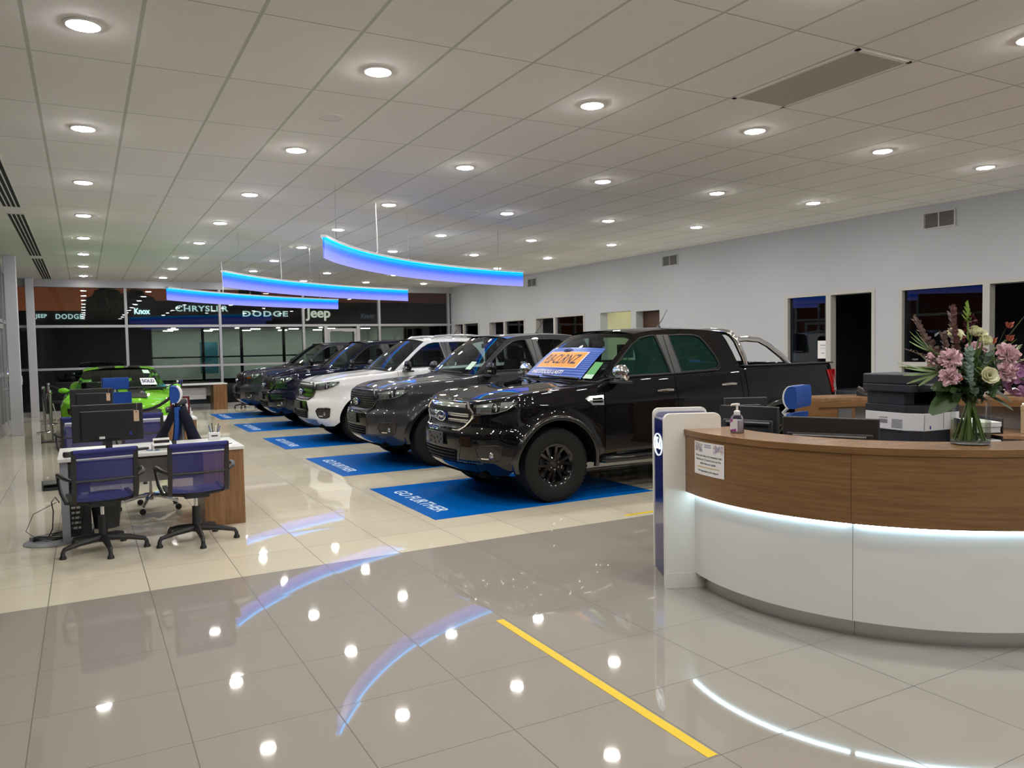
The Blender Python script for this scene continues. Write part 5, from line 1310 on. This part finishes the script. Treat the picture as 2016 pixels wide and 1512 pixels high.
# hand sanitiser
sn = thing('sanitiser_bottle', 'clear pump bottle of hand sanitiser with a purple label on the counter', 'bottle', (3.565, 3.60, 1.06), -.3)
san = glass_mat('clear_plastic', (.86,.87,.92)); 
MB().lathe([(0,.0),(.038,0),(.042,.006),(.042,.088),(.036,.105),(.016,.118),(.016,.124)], 28).build('bottle', san, sn)
MB().lathe([(0,.003),(.037,.003),(.039,.08),(0,.08)], 24).build('gel', mat('gel', (.82,.82,.90), .2, alpha=.85), sn)
MB().lathe([(.019,.112),(.020,.135),(.014,.138),(.010,.142)], 20).tube([(0,0,.135),(0,0,.175)], .007, 8).build('pump', white_pl, sn)
MB().box(-.011,.014,-.011,.011,.172,.184).tube([(0,0,.178),(-.035,0,.178),(-.042,0,.170)], [.008,.006,.004], 8).build('nozzle', white_pl, sn, .002)
pu = mat('label_purple', (.30,.05,.30), .5); lw = mat('label_white', (.70,.70,.76), .5)
def lab(a0, a1, z0, z1, m, nm):
    MB().grid([[(.0428*cos(math.radians(lerp(a0,a1,k/10))), .0428*sin(math.radians(lerp(a0,a1,k/10))), z) for z in (z0, z1)] for k in range(11)]).build(nm, m, sn)
lab(150, 245, .014, .09, lw, 'label'); 
MB().grid([[(.0432*cos(math.radians(lerp(150,205,k/8))), .0432*sin(math.radians(lerp(150,205,k/8))), z) for z in (.055+.02*(k/8), .09)] for k in range(9)]).build('label_purple', pu, sn)
MB().grid([[(.0432*cos(math.radians(lerp(150,235,k/8))), .0432*sin(math.radians(lerp(150,235,k/8))), z) for z in (.014, .014+.012*(k/8)+.004)] for k in range(9)]).build('label_purple', pu, sn)
# monitors inside
monitor('wide black monitor rising behind the counter before the printer, seen from behind', 4.29, 3.50, 1.118, w=.60, hgt=.34, rz=math.atan2(-.877, .48)+PI/2-PI/2+0, tagc=False, sleek=True, group='monitors behind the counter')
monitor('black monitor behind the sanitiser bottle, turned away', 4.36, 4.28, 1.145, w=.46, hgt=.34, rz=-1.25, tagc=False, sleek=True, group='monitors behind the counter')
m3 = monitor('third dark monitor farther back behind the sanitiser, blue light on its top edge', 4.80, 4.75, 1.165, w=.36, hgt=.3, rz=-.45, tagc=False, sleek=False, group='monitors behind the counter')
MB().box(4.2, 5.6, 4.45, 5.0, .69, .73).build('side_surface', wood_top, **KW); MB().box(5.5, 5.6, 4.5, 4.95, 0, .69).box(4.2, 4.26, 4.5, 4.95, 0, .69).build('side_leg', wood_v, **KW)
# printer
pr_ = thing('printer', 'large black and white office printer behind the counter', 'printer', (5.86, 3.99, .735), -.10)
nav = mat('printer_black', (.018,.020,.028), .5); pw_ = mat('printer_white', (.72,.73,.75), .45)
MB().prism([(-.22,-.16),(-.15,-.24),(.21,-.24),(.21,.22),(-.22,.22)], 0, .17, 'xy').build('paper_drawer', nav, pr_, .006)
MB().prism([(-.24,-.14),(-.16,-.25),(.23,-.25),(.23,.24),(-.24,.24)], .17, .31, 'xy').box(.20,.24,-.25,-.1,0,.17).build('body', pw_, pr_, .006)
MB().prism([(-.24,-.14),(-.16,-.25),(.23,-.25),(.23,.24),(-.24,.24)], .31, .37, 'xy').build('front_bar', nav, pr_, .004)
MB().box(-.23,-.12,-.13,.23,.37,.48).box(-.12,.22,.02,.23,.37,.48).build('output_bay', nav, pr_, .004)
MB().box(.16,.2,-.22,.02,.37,.48).build('bay_post', nav, pr_)
MB().box(-.27,.23,-.22,.24,.475,.535).build('scanner', nav, pr_, .008)
MB().prism([(-.27,-.22),(.05,-.22),(.09,.24),(-.27,.24)], .535, .615, 'xy').build('document_feeder', nav, pr_, .01)
MB().prism([(-.22,.49),(-.36,.505),(-.36,.53),(-.22,.545)], -.20, .24, 'yz').build('control_panel', nav, pr_, .004)
cp = MB().box(-.12,.06,-.34,-.26,.5305,.533).build('keypad', grey_pl, pr_); MB().box(.10,.13,-.33,-.31,.5305,.534).build('ready_light', mat('orange_light', (.8,.2,.05), emit=(1,.25,.08), es=2), pr_)
MB().box(-.242,-.240,.02,.10,.22,.25).box(-.242,-.240,.02,.02+.08,.262,.268).build('vent', mat('vent_grey'), pr_)
mb = MB()
for k in range(6): mb.box(-.243,-.2405,-.12,-.02,.19+k*.012,.196+k*.012)
mb.build('vent', grey_pl, pr_)
MB().box(-.10,-.085,-.2515,-.2505,.185,.21).build('badge', mat('sticker_blue'), pr_)
MB().box(-.16,-.155,-.2515,-.2505,.18,.30).box(.05,.055,-.2515,-.2505,.18,.30).build('panel_gap', grey_pl, pr_)
st_ = thing('printer_cabinet', 'low grey cabinet under the office printer and letter trays', 'cabinet', (6.06, 3.92, 0), -.6)
MB().box(-.46,.46,-.33,.33,.04,.715).build('body', mat('panel_grey', (.42,.42,.43), .6), st_, .004); MB().box(-.48,.48,-.35,.35,.715,.734).build('top', white_lam, st_, .003)
for q in (-.45, .01): MB().box(q,q+.44,-.345,-.331,.06,.70).build('door', white_lam, st_, .003)
# paper trays
for k, (zz, lb) in enumerate([(.0, 'lower black letter tray full of white papers right of the printer'), (.14, 'upper black letter tray full of papers right of the printer')]):
    o = thing('letter_tray', lb, 'letter tray', (6.17, 3.72, .735+zz), -.5, 'letter trays beside the printer')
    MB().box(-.15,.17,-.19,.19,0,.008).box(-.15,-.142,-.19,.19,0,.12).box(.162,.17,-.19,.19,0,.12).box(-.15,.17,.182,.19,0,.12).build('tray', black_pl, o)
    mb = MB()
    for q in range(7): mb.box(-.13+random.uniform(0,.01),.15,-.185-random.uniform(0,.02),.17,.012+q*.012,.021+q*.012)
    mb.build('papers', paper, o)
# rear curved counter
c2 = (5.9, 3.3)
rr_ = thing('rear_counter', 'curved walnut counter behind the reception, seen over the printer', 'counter', (5.9, 3.3, 0)); K2 = dict(parent=rr_, world=True)
arcbox(2.06, 2.50, -60, 77, 1.02, 1.05, c2, 60).build('countertop', wood_top, **K2)
arcbox(2.06, 2.09, -60, 77, .96, 1.02, c2, 60).build('wood_edge', wood_h, **K2)
arcbox(2.30, 2.34, -60, 66, 0, 1.02, c2, 60).build('grey_panel', mat('panel_grey', (.42,.42,.43), .6), **K2)
arcbox(2.08, 2.46, 66, 77, 0, 1.02, c2, 8).build('end_cabinet', wood_h, **K2)
arcbox(1.60, 2.30, -60, 50, .70, .73, c2, 50).build('work_surface', wood_top, **K2)
arcbox(2.072, 2.08, 67, 71, .72, .94, c2, 4).build('niche', mat('niche_grey', (.12,.12,.125), .6), **K2)
for k in range(3): arcbox(1.7, 2.2, 50-38*k, 49-38*k, 0, .70, c2, 2).build('support', wood_v, **K2)
for k, (a, lb) in enumerate([(20.5, 'brown archive box on the far worktop, right of the flower vase'), (11.0, 'second brown archive box at the very right edge of the frame')]):
    p = (c2[0]+2.0*cos(math.radians(a)), c2[1]+2.0*sin(math.radians(a)), .731)
    o = thing('archive_box', lb, 'box', p, math.radians(a-90), 'archive boxes on the far worktop')
    MB().box(-.13,.13,-.18,.18,0,.25).build('box', mat('card_brown', (.42,.32,.19), .8), o, .003)
    MB().box(-.133,.133,-.183,.183,.215,.26).build('lid', mat('card_brown'), o, .003)
    MB().box(-.07,.07,-.1835,-.181,.05,.20).build('label', mat('card_label', (.36,.27,.15), .8), o)
    mb = MB().box(-.02,.02,-.185,-.1836,.165,.175)
    for q in range(4): mb.box(-.05,.05,-.185,-.1836,.06+q*.025,.0615+q*.025)
    mb.build('print', ink, o)
o = thing('papers', 'loose white papers lying on top of the right archive box', 'paper', (c2[0]+2.0*cos(.36), c2[1]+2.0*sin(.36), .992), .5)
MB().box(-.1,.1,-.14,.14,0,.006).build('sheet', paper, o); MB().box(-.08,.08,-.1,.1,.0061,.008).build('top_sheet', paper, o)
o = thing('crumpled_paper', 'crumpled white paper on the rear counter behind the flowers', 'paper', (c2[0]+2.3*cos(math.radians(27)), c2[1]+2.3*sin(math.radians(27)), 1.05))
random.seed(5); MB().add([(random.uniform(-.12,.12), random.uniform(-.08,.08), random.uniform(0,.08)) for _ in range(12)], [(a, (a+3) % 12, (a+5) % 12) for a in range(12)]).build('crumple', paper, o)
o = thing('desk_phone', 'black desk phone on the rear counter near the office doorway', 'phone', (c2[0]+2.25*cos(math.radians(60)), c2[1]+2.25*sin(math.radians(60)), 1.05), -.4)
MB().prism([(-.09,0),(.09,0),(.09,.06),(-.09,.02)], -.09, .09, 'yz').build('body', black_pl, o, .006); MB().tube([(-.07,-.07,.05),(-.07,.07,.08)], .018, 8).build('handset', black_pl, o)
# desk inside the office doorway
o = thing('office_desk', 'dark desk with a small lamp seen through the office doorway', 'desk', (12.2, 9.0, 0))
MB().box(-.5,.5,-1.2,.6,.70,.735).box(-.48,-.44,-1.18,.58,0,.7).build('desktop', off_m, o); MB().box(-.2,-.1,.0,.12,.735,.78).build('small_box', grey_pl, o)
MB().tube([(-.15,-.25,.735),(-.15,-.25,.80),(-.10,-.22,1.0),(-.18,-.28,1.06),(-.14,-.2,1.16)], .008, 6).build('lamp_stem', grey_pl, o)

# ------------------------------------------------------------------ vase of flowers
VX, VY, VZ = 4.135, 2.475, 1.06
vs = thing('glass_vase', 'tall clear glass vase holding the flowers on the counter', 'vase', (VX, VY, VZ))
vg = mat('vase_glass', (1,1,1), .0, trans=1.0, ior=1.45, spec=.5)
MB().lathe([(0,.002),(.088,.002),(.095,.010),(.096,.20),(.096,.345),(.0935,.349),(.0925,.342)], 40).build('glass', glass_mat('clear_glass', (.97,.985,.98), fs=.35), vs)
MB().lathe([(0,.017),(.086,.017),(.092,.024),(.0915,.125),(0,.125)], 36).build('water', glass_mat('water', (.90,.94,.86), fs=.3), vs)
MB().lathe([(0,.0005),(.08,.0005),(.094,.006),(.094,.018),(.07,.024),(0,.02)], 36).build('thick_base', mat('glass_base', (.95,.97,1), .02, trans=.9, ior=1.5), vs)
bq = thing('flower_bouquet', 'mixed bouquet of pink, cream and purple flowers with palm leaves in the vase', 'flowers', (VX, VY, VZ))
RX_, FX_ = Vector((.877,-.48,0)), Vector((.479,.877,0))   # the bunch is fan shaped, roughly along this line
def Q(a, b, d=0): return RX_*a - FX_*d + Vector((0,0,b))
green = mat('leaf_green', (.045,.11,.02), .5); lime = mat('leaf_lime', (.20,.34,.05), .5); dgreen = mat('leaf_dark', (.02,.05,.015), .5); euc = mat('leaf_eucalyptus', (.15,.22,.18), .6); brn = mat('leaf_brown', (.09,.045,.035), .6)
pink = mat('petal_pink', (.84,.60,.66), .6); cream_p = mat('petal_cream', (.84,.83,.60), .6); purple = mat('petal_purple', (.36,.16,.34), .6); wine = mat('petal_wine', (.10,.01,.025), .6); coral = mat('petal_coral', (.48,.13,.08), .6); stem_m = mat('stem_green', (.11,.17,.04), .5)
random.seed(11)
def stem(p, r_=.0045, nm='stem', base=None):
    b = base or Vector((random.uniform(-.06,.06), random.uniform(-.06,.06), .02)); n_ = Vector((-b.x*.45, -b.y*.45, .33))
    k = Vector((n_.x + p.x*.12, n_.y + p.y*.12, .36))
    return MB().tube([b, b.lerp(k, .5), k, k.lerp(p, .5) + Vector((0,0,.03)), p], r_, 6).build(nm, stem_m, bq)
def petal(mb, c, d, up, L, W, cup=.3, ruffle=0.0):
    d = d.normalized(); s_ = d.cross(up).normalized(); n_ = s_.cross(d).normalized(); rows = []
    for i in range(5):
        t_ = i/4; w = W*sin(PI*min(.93, .12+t_*.8))
        rows.append([c + d*L*t_ + n_*(cup*L*t_*t_) + s_*(w*q) + n_*(-cup*.5*w*(1-q*q)) + n_*(ruffle*sin(7*q+3*i)*t_) for q in (-1,-.5,0,.5,1)])
    mb.grid(rows)
def bloom(name, a, b, d, R_, m, kind='carnation'):
    c = Q(a, b, d); out = (Q(a, b, d) - Q(0, .33, -.02)).normalized(); face = (out*.5 + (-FX_)*.9 + Vector((0,0,.25))).normalized()
    t1 = face.orthogonal().normalized(); t2 = face.cross(t1); mb = MB()
    if kind == 'carnation':      # a dense ball of small frilled petals
        for k in range(64):
            el = random.random()**.6*1.75; an = k*2.39996 + random.uniform(-.2, .2)
            dv = (t1*cos(an) + t2*sin(an))*sin(el) + face*cos(el); sd = Vector((random.uniform(-1,1), random.uniform(-1,1), random.uniform(-1,1)))
            petal(mb, c - face*R_*.25 + dv*R_*.30, dv + sd*.25, dv.cross(sd) + face*.3, R_*random.uniform(.62, .82), R_*.30, random.uniform(-.25,.3), R_*.07)
    else:
        rings = {'lisianthus': [(5,1.0,.5),(5,.85,1.1),(4,.6,2.0)], 'bud': [(5,1.0,2.2),(4,.9,3.0)]}[kind]
        for n_, sc, cup in rings:
            ph = random.uniform(0, 6)
            for k in range(n_):
                an = 2*PI*k/n_ + ph; dv = t1*cos(an) + t2*sin(an) + face*cup*.55
                petal(mb, c - face*R_*.15, dv, face, R_*sc*random.uniform(.9,1.08), R_*.66*sc**.5, .22, R_*.03)
    o = mb.build(name, m, bq, angle=180); stem(c - face*R_*.3)
    if kind == 'lisianthus': MB().sphere(c + face*R_*.18, R_*.14, 6).build('flower_centre', mat('centre_dark', (.12,.09,.03), .8), o)
    return o
K_ = 4.8/1540
def px(x, y): return ((x-1925)*K_, 1.63-(y-664)*K_-VZ)
for x, y, d, R_ in [(1872,698,.10,.058),(1868,728,.12,.052),(1965,692,.12,.060),(1962,721,.13,.056)]: bloom('carnation', *px(x, y), d, R_, pink)
for x, y, d, R_, kd in [(1919,657,.05,.045,'bud'),(1935,660,.03,.042,'lisianthus'),(1930,673,.09,.048,'bud'),(1926,728,.15,.052,'lisianthus')]: bloom('lisianthus', *px(x, y), d, R_, cream_p, kd)
for a_, b_, m_, kd in ((-.10,.46,pink,'carnation'),(.12,.50,pink,'carnation'),(.0,.58,cream_p,'lisianthus'),(-.05,.40,purple,'carnation')): bloom('carnation' if kd == 'carnation' else 'lisianthus', a_, b_, -.15, .055, m_, kd)
# hydrangea head
mb = MB(); a, b = px(1997, 737); c = Q(a, b, .08)
for k in range(90):
    u_ = Vector((random.gauss(0,1), random.gauss(0,1), random.gauss(0,1))).normalized(); p = c + Vector((u_.x*.095, u_.y*.085, u_.z*.085)) + RX_*.0
    t1 = u_.orthogonal().normalized(); t2 = u_.cross(t1)
    for q in range(4): petal(mb, p, t1*cos(q*PI/2+k) + t2*sin(q*PI/2+k) + u_*.25, u_, .019, .012, .1)
mb.build('hydrangea', purple, bq, angle=180); stem(c, .006)
# snapdragon spike: wine florets with a green tip
mb = MB(); mt = MB()
for k in range(34):
    a, b = px(1917 + random.uniform(-13,13)*(1-k/50), lerp(668, 628, k/34)); c = Q(a, b, .02 + random.uniform(-.03,.03))
    dv = Vector((random.uniform(-1,1), random.uniform(-1,1), random.uniform(-.2,.6)))
    for q in range(3): petal(mb, c, dv + Vector((random.uniform(-.6,.6),)*3), Vector((0,0,1)), .020, .010, .3)
mb.build('snapdragon', wine, bq, angle=180)
tip = []
for k in range(9):
    a, b = px(1913 + ((-1)**k)*(9-k)*1.0, 634 - k*3.4); a2, b2 = px(1915, 640-k*3.4)
    mt.tube([Q(a2, b2, .02), Q((a+a2)/2, b-.004, .02), Q(a, b+.015, .02)], [.004,.005,.0025], 6)
mt.tube([Q(*px(1916, 668), .02), Q(*px(1915, 640), .02), Q(*px(1913, 603), .02)], [.006,.005,.002], 6).build('snapdragon_tip', lime, bq)
stem(Q(*px(1917, 668), .02), .005)
# leafy sprays
random.seed(21)
for nm, mm, n_ in (('leaf_mass', dgreen, 150), ('leaf_mass', green, 110), ('eucalyptus_mass', euc, 60)):
    mb = MB()
    for k in range(n_):
        v_ = Vector((random.gauss(0,1), random.gauss(0,1), random.gauss(0,1))).normalized()*random.random()**.4
        a0, b0 = px(1927, 738); c = Q(a0 + v_.x*.175, b0 + v_.z*.115 + .01, v_.y*.10 + .0)
        petal(mb, c, Vector((v_.x*1.2 + random.uniform(-.4,.4), v_.y + random.uniform(-.4,.4), v_.z + .5 + random.uniform(-.4,.4))), Vector((.3,-.8,.4)), random.uniform(.035,.06), random.uniform(.010,.018), .15)
    tag(mb.build(nm, mm, bq, angle=180), kind='stuff')
def spray(name, pts, m, n_, L, W, spread, rnd=1.0, d0=.0):
    mb = MB(); P = [Q(*px(x, y), d0 + dd) for x, y, dd in pts]
    mb.tube(P, .0028, 5)
    for k in range(n_):
        t_ = k/n_*(len(P)-1); i = min(int(t_), len(P)-2); c = P[i].lerp(P[i+1], t_-i); ax = (P[i+1]-P[i]).normalized()
        side = (1 if k % 2 else -1); dv = ax*.5 + RX_*side*spread + Vector((random.uniform(-.4,.4), random.uniform(-.5,.5), random.uniform(-.3,.3)))*rnd
        petal(mb, c, dv, Vector((.2,-.8,.5)), L*random.uniform(.7,1.1), W, .15)
    return mb.build(name, m, bq, angle=180)
spray('palm_frond', [(1895,735,.04),(1850,715,.05),(1795,712,.05)], lime, 2, .05, .004, .5, .2)
for k in range(9):    # palm leaf: narrow blades fanning from one point
    tx, ty = [(1787,708),(1792,728),(1803,742),(1818,745),(1812,686),(1822,690),(1836,688),(1848,692),(1795,716)][k]
    p0 = Q(*px(1862, 722), .05); p1 = Q(*px(tx, ty), .08 + .02*random.uniform(-1,1)); mb = MB(); petal(mb, p0, p1-p0, Vector((.3,-.7,.6)), (p1-p0).length, .008, .05); mb.build('palm_blade', mat('palm_green', (.16,.24,.09), .5), bq, angle=180)
stem(Q(*px(1862, 722), .05), .006)
for k in range(7):
    x0, y0 = 1838 + k*3, 690 - k*2; p0 = Q(*px(1858, 690), .03); p1 = Q(*px(1802 + k*4.5, 652 + (k % 3)*11), .03); mb = MB(); petal(mb, p0, p1-p0, Vector((.3,-.7,.6)), (p1-p0).length*random.uniform(.8,1), .013, .12); mb.build('lime_leaf', lime, bq, angle=180)
stem(Q(*px(1858, 690), .03), .005)
spray('brown_foliage', [(1885,720,.0),(1862,680,-.05),(1852,650,-.08),(1844,628,-.10)], brn, 44, .026, .010, .9)
spray('brown_foliage', [(1885,715,.0),(1868,690,.02),(1838,665,.05)], brn, 34, .026, .010, .9)
spray('brown_foliage', [(1880,705,.01),(1880,675,.0),(1876,655,.0)], brn, 34, .026, .010, .9)
spray('brown_foliage', [(1905,700,-.02),(1897,655,-.02),(1894,612,-.02)], mat('leaf_red_brown', (.13,.05,.045), .6), 70, .030, .011, .8)
spray('eucalyptus', [(1905,740,.08),(1903,705,.10),(1901,682,.10)], euc, 22, .030, .017, .9)
spray('eucalyptus', [(1915,760,.10),(1900,735,.12),(1896,712,.12)], euc, 26, .026, .014, .9)
spray('eucalyptus', [(1940,765,.10),(1945,740,.12),(1948,722,.12)], green, 30, .024, .011, .9)
spray('green_foliage', [(1925,765,.02),(1922,720,.04),(1925,690,.04)], green, 44, .032, .014, .9)
spray('green_foliage', [(1940,770,-.03),(1960,740,-.03),(1975,705,-.03)], dgreen, 50, .034, .015, .9)
spray('green_foliage', [(1905,770,-.03),(1885,740,-.03),(1878,715,-.03)], dgreen, 50, .034, .015, .9)
spray('filler_twigs', [(1975,725,.04),(1995,708,.04),(2014,700,.04)], mat('twig_pale', (.38,.40,.26), .6), 34, .022, .003, 1.0)
spray('filler_twigs', [(1975,700,.04),(1990,690,.04),(1998,680,.04)], mat('twig_pale'), 20, .020, .003, 1.0)
spray('filler_twigs', [(1870,712,.04),(1830,692,.05),(1804,682,.05)], brn, 20, .022, .004, 1.0)
for q_ in range(9):
    x_ = 1878 + q_*13; spray('green_foliage', [(1925,775,-.02),((1925+x_)/2,740,.0),(x_, 706 + 8*abs(q_-4)*(.6) - (18 if q_ in (4,5) else 0),.02+.01*(q_ % 3))], (green, dgreen, euc)[q_ % 3], 46, .036, .015, .95)
for (x0, y0, x1, y1, w, mm) in [(1944,690,1963,625,.014,green),(1978,672,2017,620,.013,green),(1966,680,1981,645,.008,lime),(1972,690,1998,668,.006,lime)]:
    p0, p1 = Q(*px(x0, y0), .02), Q(*px(x1, y1), .02); mb = MB(); petal(mb, p0, p1-p0, Vector((.5,-.8,.1)), (p1-p0).length, w, .03); mb.build('blade_leaf', mm, bq, angle=180)
for x, y in ((1984,650),(1985,672),(1956,676),(1882,735)):
    mb = MB(); c = Q(*px(x, y), .03 if x > 1900 else .13)
    for k in range(6): petal(mb, c, Vector((cos(k), sin(k)*.6, 1.6)), Vector((cos(k+.5), sin(k+.5), .1)), .038 if x > 1900 else .022, .013, .2)
    mb.build('gladiolus_bud', coral, bq, angle=180)
stem(Q(*px(1984, 668), .02), .005)
for (x0, y0, x1, y1, w, d) in [(1905,755,1845,785,.055,.09),(1900,745,1852,745,.045,.06),(1950,760,1985,782,.050,.08),(1895,752,1900,778,.05,.02),(1955,750,2000,770,.05,.0),(1880,750,1872,772,.05,.02)]:
    p0, p1 = Q(*px(x0, y0), .0), Q(*px(x1, y1), d); mb = MB(); petal(mb, p0, p1-p0, Vector((.2,-.6,.8)), (p1-p0).length, w, -.15); mb.build('broad_leaf', mat('leaf_broad', (.035,.075,.015), .45), bq, angle=180)
for k in range(12): stem(Vector((random.uniform(-.1,.1), random.uniform(-.1,.1), .40)), random.uniform(.004,.007))

# ------------------------------------------------------------------ outside at dusk: road and the building opposite
asph = mat('asphalt', (.02, .02, .022), .8)
struct(MB().box(-60, 80, YB+.3, 120, -.25, -.12), 'ground_outside', asph)
struct(MB().box(-60, XL-1.0, -30, YB+.3, -.25, -.12), 'ground_outside', asph)
bl = thing('building', 'building opposite beyond the glass, lit showroom under lit brand lettering', 'building', (10, 46, 0))
fac = mat('facade_dark', (.014, .016, .024), .7); K3 = dict(parent=bl, world=True)
MB().box(-6, 1.6, 45.1, 45.4, 2.9, 3.8).box(1.6, 30, 45.1, 45.4, 2.9, 4.35).box(-6, 3.0, 45.1, 45.4, 0, 2.9).box(17.5, 30, 45.1, 45.4, 0, 2.9).box(1.6, 30, 45.4, 53, 4.2, 4.35).box(-6, 1.6, 45.4, 53, 3.65, 3.8).build('fascia', fac, **K3)
MB().box(3.0, 17.5, 52, 52.2, 0, 2.9).box(3.0, 3.2, 45.4, 52, 0, 2.9).box(17.3, 17.5, 45.4, 52, 0, 2.9).build('inner_walls', mat('opposite_wall', (.5,.53,.5), .8), **K3)
MB().box(3.0, 17.5, 45.4, 52, 2.9, 3.0).build('inner_ceiling', mat('opposite_ceiling', (.35,.36,.35), .8), **K3)
MB().box(3.0, 17.5, 45.4, 52, -.05, .02).build('inner_floor', mat('opposite_floor', (.35,.35,.35), .3), **K3)
mb = MB()
for x in (3.0, 5.6, 7.6, 9.9, 12.2, 14.0, 15.6, 17.4): mb.box(x, x+.14, 45.05, 45.2, 0, 2.9)
mb.box(3, 17.5, 45.08, 45.18, 1.3, 1.38).box(3, 17.5, 45.08, 45.18, 0, .15).build('window_frames', fac, **K3)
lmo = mat('opposite_lamp', (1,1,1), emit=(.92,1,.86), es=26)
for x in (4.4, 6.6, 8.8, 11, 13.2, 15.4):
    for y in (47, 50): MB().box(x-.25, x+.25, y-.12, y+.12, 2.86, 2.9).build('ceiling_lamp', lmo, **K3)
MB().box(6.2, 7.2, 50.5, 50.7, .3, 2.2).build('teal_banner', mat('teal', (.02,.14,.2), .6), **K3)
awn = mat('awning_lamp', (1,1,1), emit=(1,.95,.75), es=16)
for x in (4.2, 7.4, 9.6, 12.0): MB().cyl((x, 44.7, 2.86), .11, .03, 12).build('soffit_lamp', awn, **K3)
MB().box(-6, 19, 44.2, 45.1, 2.92, 3.05).build('awning', mat('awning', (.20,.20,.18), .8), **K3)
ls = mat('sign_lit', (1,1,1), emit=(.55,.80,.80), es=.75); lsb = mat('sign_lit_bright', (1,1,1), emit=(.62,.95,1.0), es=1.6); lsw = mat('sign_lit_warm', (1,1,1), emit=(.85,.85,.72), es=.6)
def sign(s_, x, z, size, m, wx=1.3, spacing=1.1, extr=.03):
    me = text('sign_lettering', s_, m, plane_fn((x, 45.05, z), (1,0,0), (0,0,1)), bl, size=size, wx=wx, spacing=spacing, extrude=extr, bold=size*.02, world=True)
sign('CHRYSLER', 5.68, 3.93, .42, ls, 1.25); sign('DODGE', 9.0, 3.66, .42, ls, 1.5, 1.2); sign('Jeep', 12.0, 3.72, .80, lsw, 1.0, 1.0); sign('Knox', 2.75, 3.78, .42, lsb, .8, 1.0)
sign('DODGE', -.55, 3.50, .34, ls, .95); sign('JEEP', -1.75, 3.53, .26, ls, .95); sign('Knox', 14.9, 3.55, .4, mat('sign_dim', (.05,.06,.08), emit=(.05,.06,.09), es=.5), .9, 1.0)
# lamps and trees outside on the left
tr_m = mat('night_tree', (.006,.008,.006), .9)
for n, (x, y, h_, r_) in enumerate([(-14, 66, 9, 4), (1.9, 66, 7.2, 2.6), (13, 68, 6.5, 4.5)]):
    o = thing('tree', 'dark tree silhouette beyond the building opposite, %s' % ['at the left', 'lower, in the middle', 'at the right'][n], 'tree', (x, y, 0), 0, 'dark trees against the dusk')
    mb = MB(); random.seed(n)
    for k in range(40):
        c = (random.gauss(0, r_*.45), random.gauss(0, r_*.3), h_*.62 + random.gauss(0, h_*.14)); mb.sphere(c, random.uniform(.5, 1.2), 4)
    mb.build('crown', tr_m, o); MB().cyl((0,0,0), .3, h_*.6, 8).build('trunk', tr_m, o)
